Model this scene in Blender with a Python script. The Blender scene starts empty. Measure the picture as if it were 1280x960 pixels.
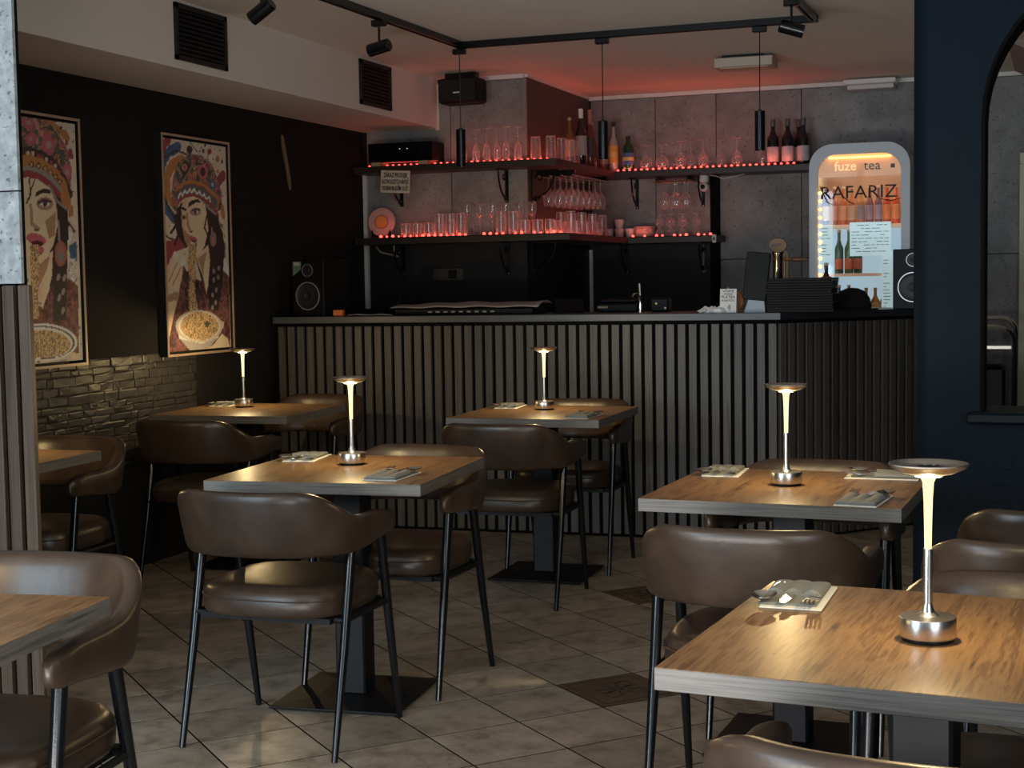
import bpy, bmesh, math, random
import numpy as np
from mathutils import Vector, Matrix

random.seed(7)
C = bpy.context.scene.collection
PI = math.pi

# ------------------------------------------------------------------ camera
CAM_Z = 1.341
cd = bpy.data.cameras.new('camera'); cam = bpy.data.objects.new('camera', cd); C.objects.link(cam)
cd.sensor_width = 36.0; cd.lens = 52.29; cd.clip_start = 0.05; cd.clip_end = 60
_r = Vector((0.9377, 0.3471, -0.0159)); _u = Vector((-0.0087, 0.0692, 0.9976)); _f = Vector((-0.3474, 0.9353, -0.0679))
M = Matrix((( _r[0], _u[0], -_f[0], 0), (_r[1], _u[1], -_f[1], 0), (_r[2], _u[2], -_f[2], CAM_Z), (0, 0, 0, 1)))
cam.matrix_world = M
bpy.context.scene.camera = cam

# ------------------------------------------------------------------ world, light, exposure
w = bpy.data.worlds.new('world'); bpy.context.scene.world = w; w.use_nodes = True
bg = w.node_tree.nodes['Background']; bg.inputs[0].default_value = (0.70, 0.86, 1.0, 1); bg.inputs[1].default_value = 0.16
vs = bpy.context.scene.view_settings
bpy.context.scene.display_settings.display_device = 'sRGB'
vs.view_transform = 'Standard'; vs.look = 'None'; vs.exposure = 0.0; vs.gamma = 1.0; vs.use_curve_mapping = False

def light(name, kind, loc, power, col, aim=None, size=None, size_y=None, parent=None, shape=None):
    l = bpy.data.lights.new(name, kind); l.energy = power; l.color = col
    o = bpy.data.objects.new(name, l); C.objects.link(o); o.location = loc
    if kind == 'AREA':
        l.shape = shape or ('RECTANGLE' if size_y else 'SQUARE'); l.size = size
        if size_y: l.size_y = size_y
    elif size is not None: l.shadow_soft_size = size
    if aim is not None:
        d = (Vector(aim) - Vector(loc)); o.rotation_euler = d.to_track_quat('-Z', 'Y').to_euler()
    if parent: o.parent = parent
    return o
# daylight through the shop windows behind the camera
light('window_daylight', 'AREA', (1.9, -0.7, 1.55), 64, (0.74, 0.87, 1.0), aim=(-2.6, 5.0, 1.6), size=1.5, size_y=1.8)
light('window_daylight_left', 'AREA', (-3.45, -0.9, 1.5), 104, (0.60, 0.82, 1.0), aim=(-2.0, 6.0, 1.2), size=1.3, size_y=1.9)

# added fill light near the floor that brightens the ceiling, no real source
light('ceiling_fill', 'AREA', (-1.6, -0.6, 0.2), 145, (0.98, 0.95, 0.92), aim=(-1.9, 3.2, 4.0), size=3.0, size_y=.5)

# ------------------------------------------------------------------ helpers
class MB:
    """collects vertices and faces for ONE mesh"""
    def __init__(s): s.v = []; s.f = []; s.m = []
    def add(s, vs, fs, mi=0):
        b = len(s.v); s.v += [tuple(p) for p in vs]; s.f += [tuple(i + b for i in f) for f in fs]; s.m += [mi] * len(fs); return s
    def box(s, x0, y0, z0, x1, y1, z1, mi=0):
        return s.add([(x0,y0,z0),(x1,y0,z0),(x1,y1,z0),(x0,y1,z0),(x0,y0,z1),(x1,y0,z1),(x1,y1,z1),(x0,y1,z1)],
                     [(0,3,2,1),(4,5,6,7),(0,1,5,4),(1,2,6,5),(2,3,7,6),(3,0,4,7)], mi)
    def cbox(s, x0, y0, z0, x1, y1, z1, c, mi=0):
        """box with chamfered vertical and top edges (c)"""
        def ring(d, z): return [(x0+d+c,y0+d,z),(x1-d-c,y0+d,z),(x1-d,y0+d+c,z),(x1-d,y1-d-c,z),(x1-d-c,y1-d,z),(x0+d+c,y1-d,z),(x0+d,y1-d-c,z),(x0+d,y0+d+c,z)]
        return s.rings([ring(c, z0), ring(0, z0 + c), ring(0, z1 - c), ring(c, z1)], mi=mi)
    def rings(s, rs, closed=True, cap=True, mi=0):
        n = len(rs[0]); vs = [p for r in rs for p in r]; fs = []
        for k in range(len(rs) - 1):
            for i in range(n if closed else n - 1):
                j = (i + 1) % n; fs.append((k*n+i, k*n+j, (k+1)*n+j, (k+1)*n+i))
        if cap and closed:
            fs.append(tuple(range(n - 1, -1, -1))); fs.append(tuple((len(rs)-1)*n + i for i in range(n)))
        return s.add(vs, fs, mi)
    def lathe(s, prof, seg=24, c=(0,0,0), mi=0, cap=True):
        return s.rings([[(c[0]+r*math.cos(2*PI*i/seg), c[1]+r*math.sin(2*PI*i/seg), c[2]+z) for i in range(seg)] for r, z in prof], cap=cap, mi=mi)
    def tube(s, pts, rad, seg=10, mi=0, cap=True):
        pts = [Vector(p) for p in pts]; n = len(pts); rs = []
        rad = rad if isinstance(rad, (list, tuple)) else [rad] * n
        up = None
        for i in range(n):
            t = (pts[min(i+1,n-1)] - pts[max(i-1,0)]).normalized()
            if up is None:
                a = Vector((0,0,1)) if abs(t.z) < .9 else Vector((1,0,0)); up = t.cross(a).normalized()
            up = (up - t * up.dot(t)).normalized(); b = t.cross(up)
            rs.append([pts[i] + rad[i]*(math.cos(2*PI*k/seg)*up + math.sin(2*PI*k/seg)*b) for k in range(seg)])
        return s.rings(rs, cap=cap, mi=mi)
    def prism(s, poly, a, b, ax=2, mi=0):
        """extrude a 2D polygon along axis ax from a to b"""
        def P(p, t): return (p[0],p[1],t) if ax == 2 else ((p[0],t,p[1]) if ax == 1 else (t,p[0],p[1]))
        return s.rings([[P(p, a) for p in poly], [P(p, b) for p in poly]], mi=mi)
    def mesh(s, name, mats, smooth=35):
        me = bpy.data.meshes.new(name); me.from_pydata(s.v, [], s.f)
        for m in (mats if isinstance(mats, (list, tuple)) else [mats]): me.materials.append(m)
        if any(s.m): me.polygons.foreach_set('material_index', s.m)
        bm = bmesh.new(); bm.from_mesh(me); bmesh.ops.recalc_face_normals(bm, faces=bm.faces); bm.to_mesh(me); bm.free()
        if smooth:
            me.shade_smooth(); me.set_sharp_from_angle(angle=math.radians(smooth))
        return me

def obj(name, mb, mats=None, parent=None, loc=(0,0,0), rz=0, rot=None, smooth=35):
    me = mb.mesh(name, mats, smooth) if isinstance(mb, MB) else mb
    o = bpy.data.objects.new(name, me); C.objects.link(o); o.location = loc
    o.rotation_euler = rot if rot is not None else (0,0,rz)
    if parent: o.parent = parent
    return o
def tag(o, label, cat, group=None, kind=None):
    if label: o['label'] = label
    if cat: o['category'] = cat
    if group: o['group'] = group
    if kind: o['kind'] = kind
    return o
def thing(name, label, cat, loc=(0,0,0), rz=0, group=None, rot=None):
    o = bpy.data.objects.new(name, None); C.objects.link(o); o.location = loc; o.empty_display_size = .1
    o.rotation_euler = rot if rot is not None else (0,0,rz)
    return tag(o, label, cat, group)
def struct(o): o['kind'] = 'structure'; return o
KIDS = {}
def dup(root, label, loc, rz=0, group=None, rot=None):
    """a copy of a thing, its parts and their sub-parts (mesh data shared)"""
    def cp(o, p):
        c = o.copy(); C.objects.link(c)
        if p is not None: c.parent = p
        for ch in [x for x in ALL_CHILDREN(o)]: cp(ch, c)
        return c
    r = cp(root, None); r.location = loc; r.rotation_euler = rot if rot is not None else (0,0,rz)
    if label: r['label'] = label
    if group: r['group'] = group
    return r
def ALL_CHILDREN(o): return list(o.children)

def text(name, s, size, mat, parent=None, loc=(0,0,0), rot=(PI/2,0,0), align='CENTER', ext=0.0006, sx=1.0, shear=0, off=0.0):
    cu = bpy.data.curves.new(name, 'FONT'); cu.body = s; cu.size = size; cu.align_x = align; cu.align_y = 'CENTER'; cu.extrude = ext; cu.shear = shear
    cu.resolution_u = 2; cu.offset = off
    t = bpy.data.objects.new(name + '_src', cu); C.objects.link(t)
    me = bpy.data.meshes.new_from_object(t); me.name = name
    bpy.data.objects.remove(t); bpy.data.curves.remove(cu)
    me.materials.clear(); me.materials.append(mat)
    o = obj(name, me, parent=parent, loc=loc, rot=rot); o.scale = (sx, 1, 1)
    return o

# ------------------------------------------------------------------ materials
def nt(name):
    m = bpy.data.materials.new(name); m.use_nodes = True
    return m, m.node_tree.nodes, m.node_tree.links, m.node_tree.nodes['Principled BSDF']
def plain(name, col, rough=.5, metal=0, bump=0, bscale=60, coat=0, spec=.5, var=0.0):
    m, N, L, B = nt(name)
    B.inputs['Base Color'].default_value = (*col, 1); B.inputs['Roughness'].default_value = rough; B.inputs['Metallic'].default_value = metal
    B.inputs['Specular IOR Level'].default_value = spec
    if coat: B.inputs['Coat Weight'].default_value = coat; B.inputs['Coat Roughness'].default_value = .15
    tc = N.new('ShaderNodeTexCoord'); nz = N.new('ShaderNodeTexNoise'); nz.inputs['Scale'].default_value = bscale; nz.inputs['Detail'].default_value = 4
    L.new(tc.outputs['Object'], nz.inputs['Vector'])
    if bump:
        bp = N.new('ShaderNodeBump'); bp.inputs['Strength'].default_value = bump; bp.inputs['Distance'].default_value = .002
        L.new(nz.outputs['Fac'], bp.inputs['Height']); L.new(bp.outputs['Normal'], B.inputs['Normal'])
    if var:
        mx = N.new('ShaderNodeMix'); mx.data_type = 'RGBA'
        mx.inputs[6].default_value = (*[c*(1-var) for c in col], 1); mx.inputs[7].default_value = (*[min(1,c*(1+var)) for c in col], 1)
        L.new(nz.outputs['Fac'], mx.inputs[0]); L.new(mx.outputs[2], B.inputs['Base Color'])
    return m
def emit(name, col, st, metal=False):
    m, N, L, B = nt(name)
    B.inputs['Base Color'].default_value = (*[min(1,c) for c in col], 1); B.inputs['Roughness'].default_value = .35
    B.inputs['Emission Color'].default_value = (*col, 1); B.inputs['Emission Strength'].default_value = st
    return m
def ramp(N, L, src, stops):
    r = N.new('ShaderNodeValToRGB'); e = r.color_ramp.elements
    while len(e) < len(stops): e.new(.5)
    for i, (p, c) in enumerate(stops): e[i].position = p; e[i].color = (*c, 1)
    L.new(src, r.inputs['Fac']); return r
def coords(N, L, scale, rnd=True):
    """object coordinates, shifted by a random amount per object so that alike pieces do not repeat"""
    tc = N.new('ShaderNodeTexCoord'); mp = N.new('ShaderNodeMapping'); mp.inputs['Scale'].default_value = scale
    L.new(tc.outputs['Object'], mp.inputs['Vector'])
    if rnd:
        oi = N.new('ShaderNodeObjectInfo'); vm = N.new('ShaderNodeVectorMath'); vm.operation = 'SCALE'
        cx = N.new('ShaderNodeCombineXYZ')
        for k in range(3): L.new(oi.outputs['Random'], cx.inputs[k])
        L.new(cx.outputs[0], vm.inputs[0]); vm.inputs['Scale'].default_value = 37.0; L.new(vm.outputs[0], mp.inputs['Location'])
    return mp.outputs[0]
def wood(name, stops, scale, rough=.42, fine=6.0, bump=.12, rnd=True, coat=0.0, tint=0.0):
    m, N, L, B = nt(name)
    co = coords(N, L, scale, rnd)
    n1 = N.new('ShaderNodeTexNoise'); n1.inputs['Scale'].default_value = 1.0; n1.inputs['Detail'].default_value = 5; n1.inputs['Distortion'].default_value = 1.2
    L.new(co, n1.inputs['Vector'])
    n2 = N.new('ShaderNodeTexNoise'); n2.inputs['Scale'].default_value = fine; n2.inputs['Detail'].default_value = 3; L.new(co, n2.inputs['Vector'])
    ad = N.new('ShaderNodeMath'); ad.operation = 'MULTIPLY_ADD'; ad.inputs[1].default_value = .45; L.new(n2.outputs['Fac'], ad.inputs[0])
    ml = N.new('ShaderNodeMath'); ml.operation = 'MULTIPLY'; ml.inputs[1].default_value = .62; L.new(n1.outputs['Fac'], ml.inputs[0]); L.new(ml.outputs[0], ad.inputs[2])
    r = ramp(N, L, ad.outputs[0], stops)
    if tint:
        oi = N.new('ShaderNodeObjectInfo'); hs = N.new('ShaderNodeHueSaturation'); mr = N.new('ShaderNodeMapRange')
        mr.inputs[3].default_value = 1 - tint; mr.inputs[4].default_value = 1 + tint
        L.new(oi.outputs['Random'], mr.inputs[0]); L.new(mr.outputs[0], hs.inputs['Value']); L.new(r.outputs[0], hs.inputs['Color']); L.new(hs.outputs[0], B.inputs['Base Color'])
    else: L.new(r.outputs[0], B.inputs['Base Color'])
    B.inputs['Roughness'].default_value = rough
    if coat: B.inputs['Coat Weight'].default_value = coat; B.inputs['Coat Roughness'].default_value = .25
    bp = N.new('ShaderNodeBump'); bp.inputs['Strength'].default_value = bump; bp.inputs['Distance'].default_value = .001
    L.new(ad.outputs[0], bp.inputs['Height']); L.new(bp.outputs['Normal'], B.inputs['Normal'])
    return m
def concrete(name, c1, c2, pit=.5, rough=.8, scale=3.0, rnd=True, pscale=34):
    m, N, L, B = nt(name); co = coords(N, L, (1,1,1), rnd)
    n1 = N.new('ShaderNodeTexNoise'); n1.inputs['Scale'].default_value = scale; n1.inputs['Detail'].default_value = 8; n1.inputs['Roughness'].default_value = .65; L.new(co, n1.inputs['Vector'])
    r = ramp(N, L, n1.outputs['Fac'], [(.3, c1), (.7, c2)])
    v = N.new('ShaderNodeTexNoise'); v.inputs['Scale'].default_value = pscale; v.inputs['Detail'].default_value = 2; L.new(co, v.inputs['Vector'])
    pr = ramp(N, L, v.outputs['Fac'], [(.62, (1,1,1)), (.70, (1-pit,)*3)])
    mx = N.new('ShaderNodeMix'); mx.data_type = 'RGBA'; mx.blend_type = 'MULTIPLY'; mx.inputs[0].default_value = 1
    L.new(r.outputs[0], mx.inputs[6]); L.new(pr.outputs[0], mx.inputs[7]); L.new(mx.outputs[2], B.inputs['Base Color'])
    B.inputs['Roughness'].default_value = rough
    bp = N.new('ShaderNodeBump'); bp.inputs['Strength'].default_value = .35; bp.inputs['Distance'].default_value = .003
    L.new(pr.outputs[0], bp.inputs['Height']); L.new(bp.outputs['Normal'], B.inputs['Normal'])
    return m
def glass(name, tint=(1,1,1), haze=.03, rough=.03, gloss=1.0, base=.03):
    m, N, L, B = nt(name); N.remove(B); out = N['Material Output']
    tr = N.new('ShaderNodeBsdfTransparent'); tr.inputs[0].default_value = (*tint, 1)
    gl = N.new('ShaderNodeBsdfGlossy'); gl.inputs['Roughness'].default_value = rough; gl.inputs[0].default_value = (gloss,)*3 + (1,)
    tl = N.new('ShaderNodeBsdfTranslucent'); tl.inputs[0].default_value = (.9,.9,.9,1)
    lw = N.new('ShaderNodeLayerWeight'); lw.inputs['Blend'].default_value = .5
    pw = N.new('ShaderNodeMath'); pw.operation = 'POWER'; pw.inputs[1].default_value = 1.7; L.new(lw.outputs['Facing'], pw.inputs[0])
    mr = N.new('ShaderNodeMapRange'); mr.inputs[3].default_value = base; mr.inputs[4].default_value = .95; L.new(pw.outputs[0], mr.inputs[0])
    df = N.new('ShaderNodeBsdfDiffuse'); df.inputs[0].default_value = (.85,.85,.85,1)
    ad = N.new('ShaderNodeMixShader'); ad.inputs[0].default_value = .5; L.new(tl.outputs[0], ad.inputs[1]); L.new(df.outputs[0], ad.inputs[2])
    rim = N.new('ShaderNodeMixShader'); rim.inputs[0].default_value = haze; L.new(gl.outputs[0], rim.inputs[1]); L.new(ad.outputs[0], rim.inputs[2])
    m1 = N.new('ShaderNodeMixShader'); L.new(mr.outputs[0], m1.inputs[0]); L.new(tr.outputs[0], m1.inputs[1]); L.new(rim.outputs[0], m1.inputs[2])
    L.new(m1.outputs[0], out.inputs['Surface'])
    return m

OAK = wood('oak_laminate', [(.36, (.045,.022,.010)), (.46, (.165,.092,.042)), (.55, (.235,.140,.066)), (.62, (.120,.064,.029)), (.72, (.25,.155,.078))], (15, 1.0, 15), rough=.36, fine=9, bump=.3, coat=.12)
OAK_EDGE = wood('oak_laminate_edge', [(.36, (.035,.031,.028)), (.5, (.145,.134,.12)), (.64, (.075,.068,.06))], (1.2, 1.2, 60), rough=.45, fine=5)  # edge grain; the grey of cool daylight is put into its colour
SLAT = wood('slat_wood', [(.34, (.024,.022,.020)), (.5, (.084,.079,.075)), (.68, (.044,.041,.038))], (38, 38, 1.1), rough=.5, fine=4, bump=.2, tint=.2)
SLAT_WARM = wood('slat_wood_warm', [(.34, (.022,.015,.010)), (.5, (.085,.062,.045)), (.66, (.045,.032,.023))], (38, 38, 1.1), rough=.42, fine=4, bump=.25, tint=.15)
SLAT_SHADED = wood('slat_wood_shaded', [(.3, (.035,.029,.024)), (.5, (.065,.055,.047)), (.72, (.045,.038,.033))], (38, 38, 1.1), rough=.55, fine=4, bump=.2, tint=.2)  # same slat wood, with the shade on the angled run put into its colour
BLACK = plain('black_backing', (.0035,.0035,.004), .85, spec=.1)
METAL_BLACK = plain('black_powder_coat', (.004,.0048,.0065), .2, 0, .1, 300)
MATTE_BLACK = plain('matte_black_steel', (.0045,.0055,.0075), .5, spec=.25)
PLASTIC_BLACK = plain('black_plastic', (.0045,.005,.0062), .5, spec=.2)
STEEL = plain('brushed_steel', (.62,.60,.56), .28, 1.0, .05, 200)
CHROME = plain('chrome', (.8,.8,.8), .12, 1.0)
BRASS = plain('brass', (.7,.48,.2), .3, 1.0)
COUNTER = wood('counter_laminate', [(.3, (.030,.035,.042)), (.5, (.072,.082,.096)), (.7, (.046,.053,.062))], (1.2, 40, 40), rough=.4, fine=4, bump=.08)
WHITE_PLASTIC = plain('white_plastic', (.72,.71,.68), .45)
CEIL = plain('ceiling_paint', (.78,.71,.63), .9, 0, .15, 140, var=.04)
WALL_DARK = plain('charcoal_wall_paint', (.017,.0155,.015), .8, 0, .12, 90, var=.15, spec=.15)
NAVY = plain('navy_wall_paint', (.0065,.0125,.020), .5, 0, .25, 40, var=.18, spec=.06)
NAVY_LEDGE = plain('navy_gloss_ledge', (.006,.011,.017), .45, 0, .2, 40, spec=.15)
WALL_BLACK = plain('black_wall_paint', (.013,.013,.0145), .6, 0, .1, 60, spec=.3)
CONC = concrete('concrete_panel', (.16,.16,.158), (.33,.33,.325), .45, pscale=60)
CONC_LIGHT = concrete('pale_concrete_panel', (.17,.20,.215), (.41,.455,.48), .6, scale=22, pscale=70)
BROWN_PANEL = wood('brown_wall_panel', [(.3, (.05,.040,.033)), (.55, (.085,.070,.058)), (.75, (.062,.050,.042))], (14, 14, .9), rough=.6)
STONE = concrete('painted_stone', (.026,.025,.023), (.055,.053,.049), .25, rough=.45, scale=10)
STONE_NAVY = plain('navy_painted_stone', (.0065,.0125,.020), .5, 0, .4, 30, spec=.06)
GLASS = glass('clear_glass', haze=.55, base=.14)
GLASS_DOOR = glass('door_glass', haze=.0, base=.02)
PAPER = plain('white_paper', (.78,.80,.80), .8)
INK = plain('black_ink', (.012,.012,.014), .7)
LED_RED = emit('red_led', (1.0, .052, .036), 6.5)
LED_WARM = emit('warm_led', (1.0, .56, .13), 4.5)
def light_guide():
    m, N, L, B = nt('lamp_light_guide'); N.remove(B)
    em = N.new('ShaderNodeEmission'); em.inputs[0].default_value = (1.0, .80, .40, 1); em.inputs[1].default_value = 2.4
    tp = N.new('ShaderNodeBsdfTransparent'); mx = N.new('ShaderNodeMixShader'); mx.inputs[0].default_value = .45
    L.new(tp.outputs[0], mx.inputs[1]); L.new(em.outputs[0], mx.inputs[2]); L.new(mx.outputs[0], N['Material Output'].inputs['Surface'])
    return m
LAMP_GLOW = light_guide()
RING_GLOW = emit('lamp_led_ring', (1.0, .80, .42), 10.0)

# leather
def leather():
    m, N, L, B = nt('brown_leather'); co = coords(N, L, (1,1,1))
    n1 = N.new('ShaderNodeTexNoise'); n1.inputs['Scale'].default_value = 7; n1.inputs['Detail'].default_value = 6; n1.inputs['Distortion'].default_value = .6; L.new(co, n1.inputs['Vector'])
    r = ramp(N, L, n1.outputs['Fac'], [(.3, (.026,.016,.0105)), (.55, (.043,.027,.018)), (.75, (.066,.043,.030))]); L.new(r.outputs[0], B.inputs['Base Color'])
    B.inputs['Roughness'].default_value = .34; B.inputs['Specular IOR Level'].default_value = .48
    n2 = N.new('ShaderNodeTexNoise'); n2.inputs['Scale'].default_value = 22; n2.inputs['Detail'].default_value = 5; L.new(co, n2.inputs['Vector'])
    bp = N.new('ShaderNodeBump'); bp.inputs['Strength'].default_value = .28; bp.inputs['Distance'].default_value = .004
    L.new(n2.outputs['Fac'], bp.inputs['Height']); L.new(bp.outputs['Normal'], B.inputs['Normal'])
    return m
LEATHER = leather()
LEATHER_SEAM = plain('dark_leather_piping', (.045,.028,.02), .4)
# floor tile: worn beige-brown stoneware
def tile_mat(name, c1, c2, c3):
    m, N, L, B = nt(name); co = coords(N, L, (1,1,1))
    n1 = N.new('ShaderNodeTexNoise'); n1.inputs['Scale'].default_value = 9; n1.inputs['Detail'].default_value = 9; n1.inputs['Roughness'].default_value = .7; L.new(co, n1.inputs['Vector'])
    r = ramp(N, L, n1.outputs['Fac'], [(.30, c1), (.50, c2), (.72, c3)])
    oi = N.new('ShaderNodeObjectInfo'); hs = N.new('ShaderNodeHueSaturation'); mr = N.new('ShaderNodeMapRange')
    mr.inputs[3].default_value = .82; mr.inputs[4].default_value = 1.15
    L.new(oi.outputs['Random'], mr.inputs[0]); L.new(mr.outputs[0], hs.inputs['Value']); L.new(r.outputs[0], hs.inputs['Color']); L.new(hs.outputs[0], B.inputs['Base Color'])
    rr = ramp(N, L, n1.outputs['Fac'], [(.3, (.5,.5,.5)), (.7, (.30,.30,.30))]); L.new(rr.outputs[0], B.inputs['Roughness'])
    bp = N.new('ShaderNodeBump'); bp.inputs['Strength'].default_value = .25; bp.inputs['Distance'].default_value = .002
    L.new(n1.outputs['Fac'], bp.inputs['Height']); L.new(bp.outputs['Normal'], B.inputs['Normal'])
    return m
TILE = tile_mat('floor_tile', (.15,.122,.09), (.34,.295,.235), (.47,.415,.34))
TILE_DECO = tile_mat('decor_tile', (.065,.045,.028), (.12,.085,.055), (.16,.115,.075))
TILE_LINE = plain('decor_tile_line', (.025,.017,.012), .6)
GROUT = plain('dark_grout', (.010,.008,.006), .9, spec=.1)

# ------------------------------------------------------------------ room shell
CEIL_Z = 2.61; XL = -4.2; YP = 8.65; YB = 9.95; XP = -3.10
fl = struct(obj('floor', MB().box(-4.3, -1.6, -.06, 2.7, 10.1, -.0010), GROUT))
# diagonal tiles, 0.302 m pitch
T = 0.302; GA = 0.8391; GO = (-1.554, 4.195)
e1 = (math.cos(GA)*T, math.sin(GA)*T); e2 = (-math.sin(GA)*T, math.cos(GA)*T)
def gp(a, b): return (GO[0] + a*e1[0] + b*e2[0], GO[1] + a*e1[1] + b*e2[1])
h = T/2 - .0036
tile_me = MB().rings([[(-h,-h,-.008),(h,-h,-.008),(h,h,-.008),(-h,h,-.008)], [(-h,-h,-.0001),(h,-h,-.0001),(h,h,-.0001),(-h,h,-.0001)],
                      [(-h+.0005,-h+.0005,0),(h-.0005,-h+.0005,0),(h-.0005,h-.0005,0),(-h+.0005,h-.0005,0)]]).mesh('tile', TILE, 0)
near, far = [], []
for a in range(-30, 32):
    for b in range(-30, 32):
        x, y = gp(a + .5, b + .5)
        if not (XL - .05 < x < 2.65 and -1.5 < y < YB - .02): continue
        ang = math.degrees(math.atan2(-x, y)); d = math.hypot(x, y)
        if -1.5 < ang < 42 and 2.5 < d < 8.4 and y < 7.7: near.append((d, x, y, a, b))
        else: far.append((x, y))
near.sort(); far += [(q[1], q[2]) for q in near[297:]]; near = near[:297]
DECO = {(1, 0), (4, 4)}
for d, x, y, a, b in near:
    if (a, b) in DECO:
        t = obj('tile', MB().rings([[(-h,-h,-.008),(h,-h,-.008),(h,h,-.008),(-h,h,-.008)], [(-h,-h,0),(h,-h,0),(h,h,0),(-h,h,0)]]), TILE_DECO, fl, (x, y, 0), GA, smooth=0)
        t['label'] = 'brown tile with a leafy ornament'
        m = MB()
        for k in range(8):                                  # leaf ornament pressed into the tile
            an = k*PI/4; R = .105 if k % 2 else .085
            pts = [(R*q*math.cos(an + .5*math.sin(q*PI)), R*q*math.sin(an + .5*math.sin(q*PI)), .0006) for q in (0.08,.25,.45,.65,.85,1)]
            m.tube(pts, [.001,.0016,.002,.002,.0016,.0008], 4)
            pts = [(R*q*math.cos(an - .5*math.sin(q*PI)), R*q*math.sin(an - .5*math.sin(q*PI)), .0006) for q in (0.08,.25,.45,.65,.85,1)]
            m.tube(pts, [.001,.0016,.002,.002,.0016,.0008], 4)
        s_ = .125
        m.tube([(-s_,-s_,.0006),(s_,-s_,.0006),(s_,s_,.0006),(-s_,s_,.0006),(-s_,-s_,.0006)], .0012, 4)
        obj('ornament', m, TILE_LINE, t)
    else: obj('tile', tile_me, None, fl, (x, y, 0), GA + random.choice((0, PI/2, PI, -PI/2)))
mb = MB(); ca, sa = math.cos(GA), math.sin(GA)
for x, y in far:
    R4 = lambda z, hh: [(x + ca*p - sa*q, y + sa*p + ca*q, z) for p, q in ((-hh,-hh),(hh,-hh),(hh,hh),(-hh,hh))]
    mb.rings([R4(-.008, h), R4(0, h)])
o = obj('outer_tiles', mb, TILE, fl, smooth=0); o['kind'] = 'stuff'

struct(obj('ceiling', MB().box(-4.4, -1.6, CEIL_Z, 2.7, 10.1, CEIL_Z + .1), CEIL))
struct(obj('ceiling_soffit', MB().box(XL, -1.6, 2.31, -3.675, YP, CEIL_Z), CEIL))
wl = struct(obj('wall_left', MB().box(XL - .12, -1.6, 0, XL, 10.05, CEIL_Z), WALL_DARK))
struct(obj('wall_right', MB().box(2.6, -1.6, 0, 2.7, 10.05, CEIL_Z), NAVY))
wb = struct(obj('wall_back', MB().box(XP - .2, YB, 0, 2.7, YB + .12, CEIL_Z), WALL_BLACK))
wp = struct(obj('wall_pier', MB().box(XL, YP, 0, XP, YB + .05, CEIL_Z), WALL_BLACK))

def panel(parent, u0, u1, z0, z1, plane, axis, mat, name='concrete_panel', th=.012):
    m = MB(); g = .0025
    if axis == 'y': m.cbox(u0+g, plane - th, z0+g, u1-g, plane, z1-g, .0012)     # faces -Y
    else: m.cbox(plane, u0+g, z0+g, plane + th, u1-g, z1-g, .0012)               # faces +X
    return obj(name, m, mat, parent, smooth=0)
panel(wp, -4.17, -3.59, 1.60, 2.585, YP, 'y', CONC); panel(wp, -3.59, XP, 1.60, 2.585, YP, 'y', CONC)
panel(wp, YP, 9.32, 1.60, 2.61, XP, 'x', BROWN_PANEL, 'wood_panel'); panel(wp, 9.32, YB, 1.60, 2.61, XP, 'x', BROWN_PANEL, 'wood_panel')
for u0, u1, z0, z1 in ((-3.08,-2.62,1.60,2.585),(-2.62,-2.20,1.60,2.585),(-2.20,-1.63,1.475,2.585),(-2.20,-1.63,0,1.475),(-1.63,-.62,1.475,2.585),(-1.63,-.62,0,1.475),
                       (-.62,-.20,1.475,2.585),(-.62,-.20,0,1.475),(-.20,.80,1.475,2.585),(-.20,.80,0,1.475),(.80,1.8,1.475,2.585),(.80,1.8,0,1.475)):
    panel(wb, u0, u1, z0, z1, YB, 'y', CONC)
struct(obj('trim_1', MB().box(XP, YB - .025, 2.585, 1.8, YB, 2.61), WHITE_PLASTIC))
struct(obj('trim_2', MB().box(-3.66, YP - .025, 2.585, XP, YP, 2.61), WHITE_PLASTIC))
struct(obj('trim_3', MB().box(XP, YP, 2.592, XP + .02, YB - .03, 2.61), WHITE_PLASTIC))
struct(obj('trim_4', MB().box(XP - .004, YP - .018, 1.64, XP + .015, YP - .002, 2.585), plain('grey_corner_trim', (.25,.23,.21), .5)))
struct(obj('trim_5', MB().box(-4.195, YP - .03, 1.19, -4.168, YP - .004, 2.09), WHITE_PLASTIC))
struct(obj('trim_6', MB().box(XP + .004, YB - .03, 1.0, XP + .026, YB - .008, 1.56), WHITE_PLASTIC))
struct(obj('trim_7', MB().box(-2.235, YB - .05, 0, -2.175, YB - .012, 2.04), BLACK))
struct(obj('trim_8', MB().box(-3.69, YP - .018, 2.30, -3.665, YP - .001, 2.585), WHITE_PLASTIC))

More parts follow.
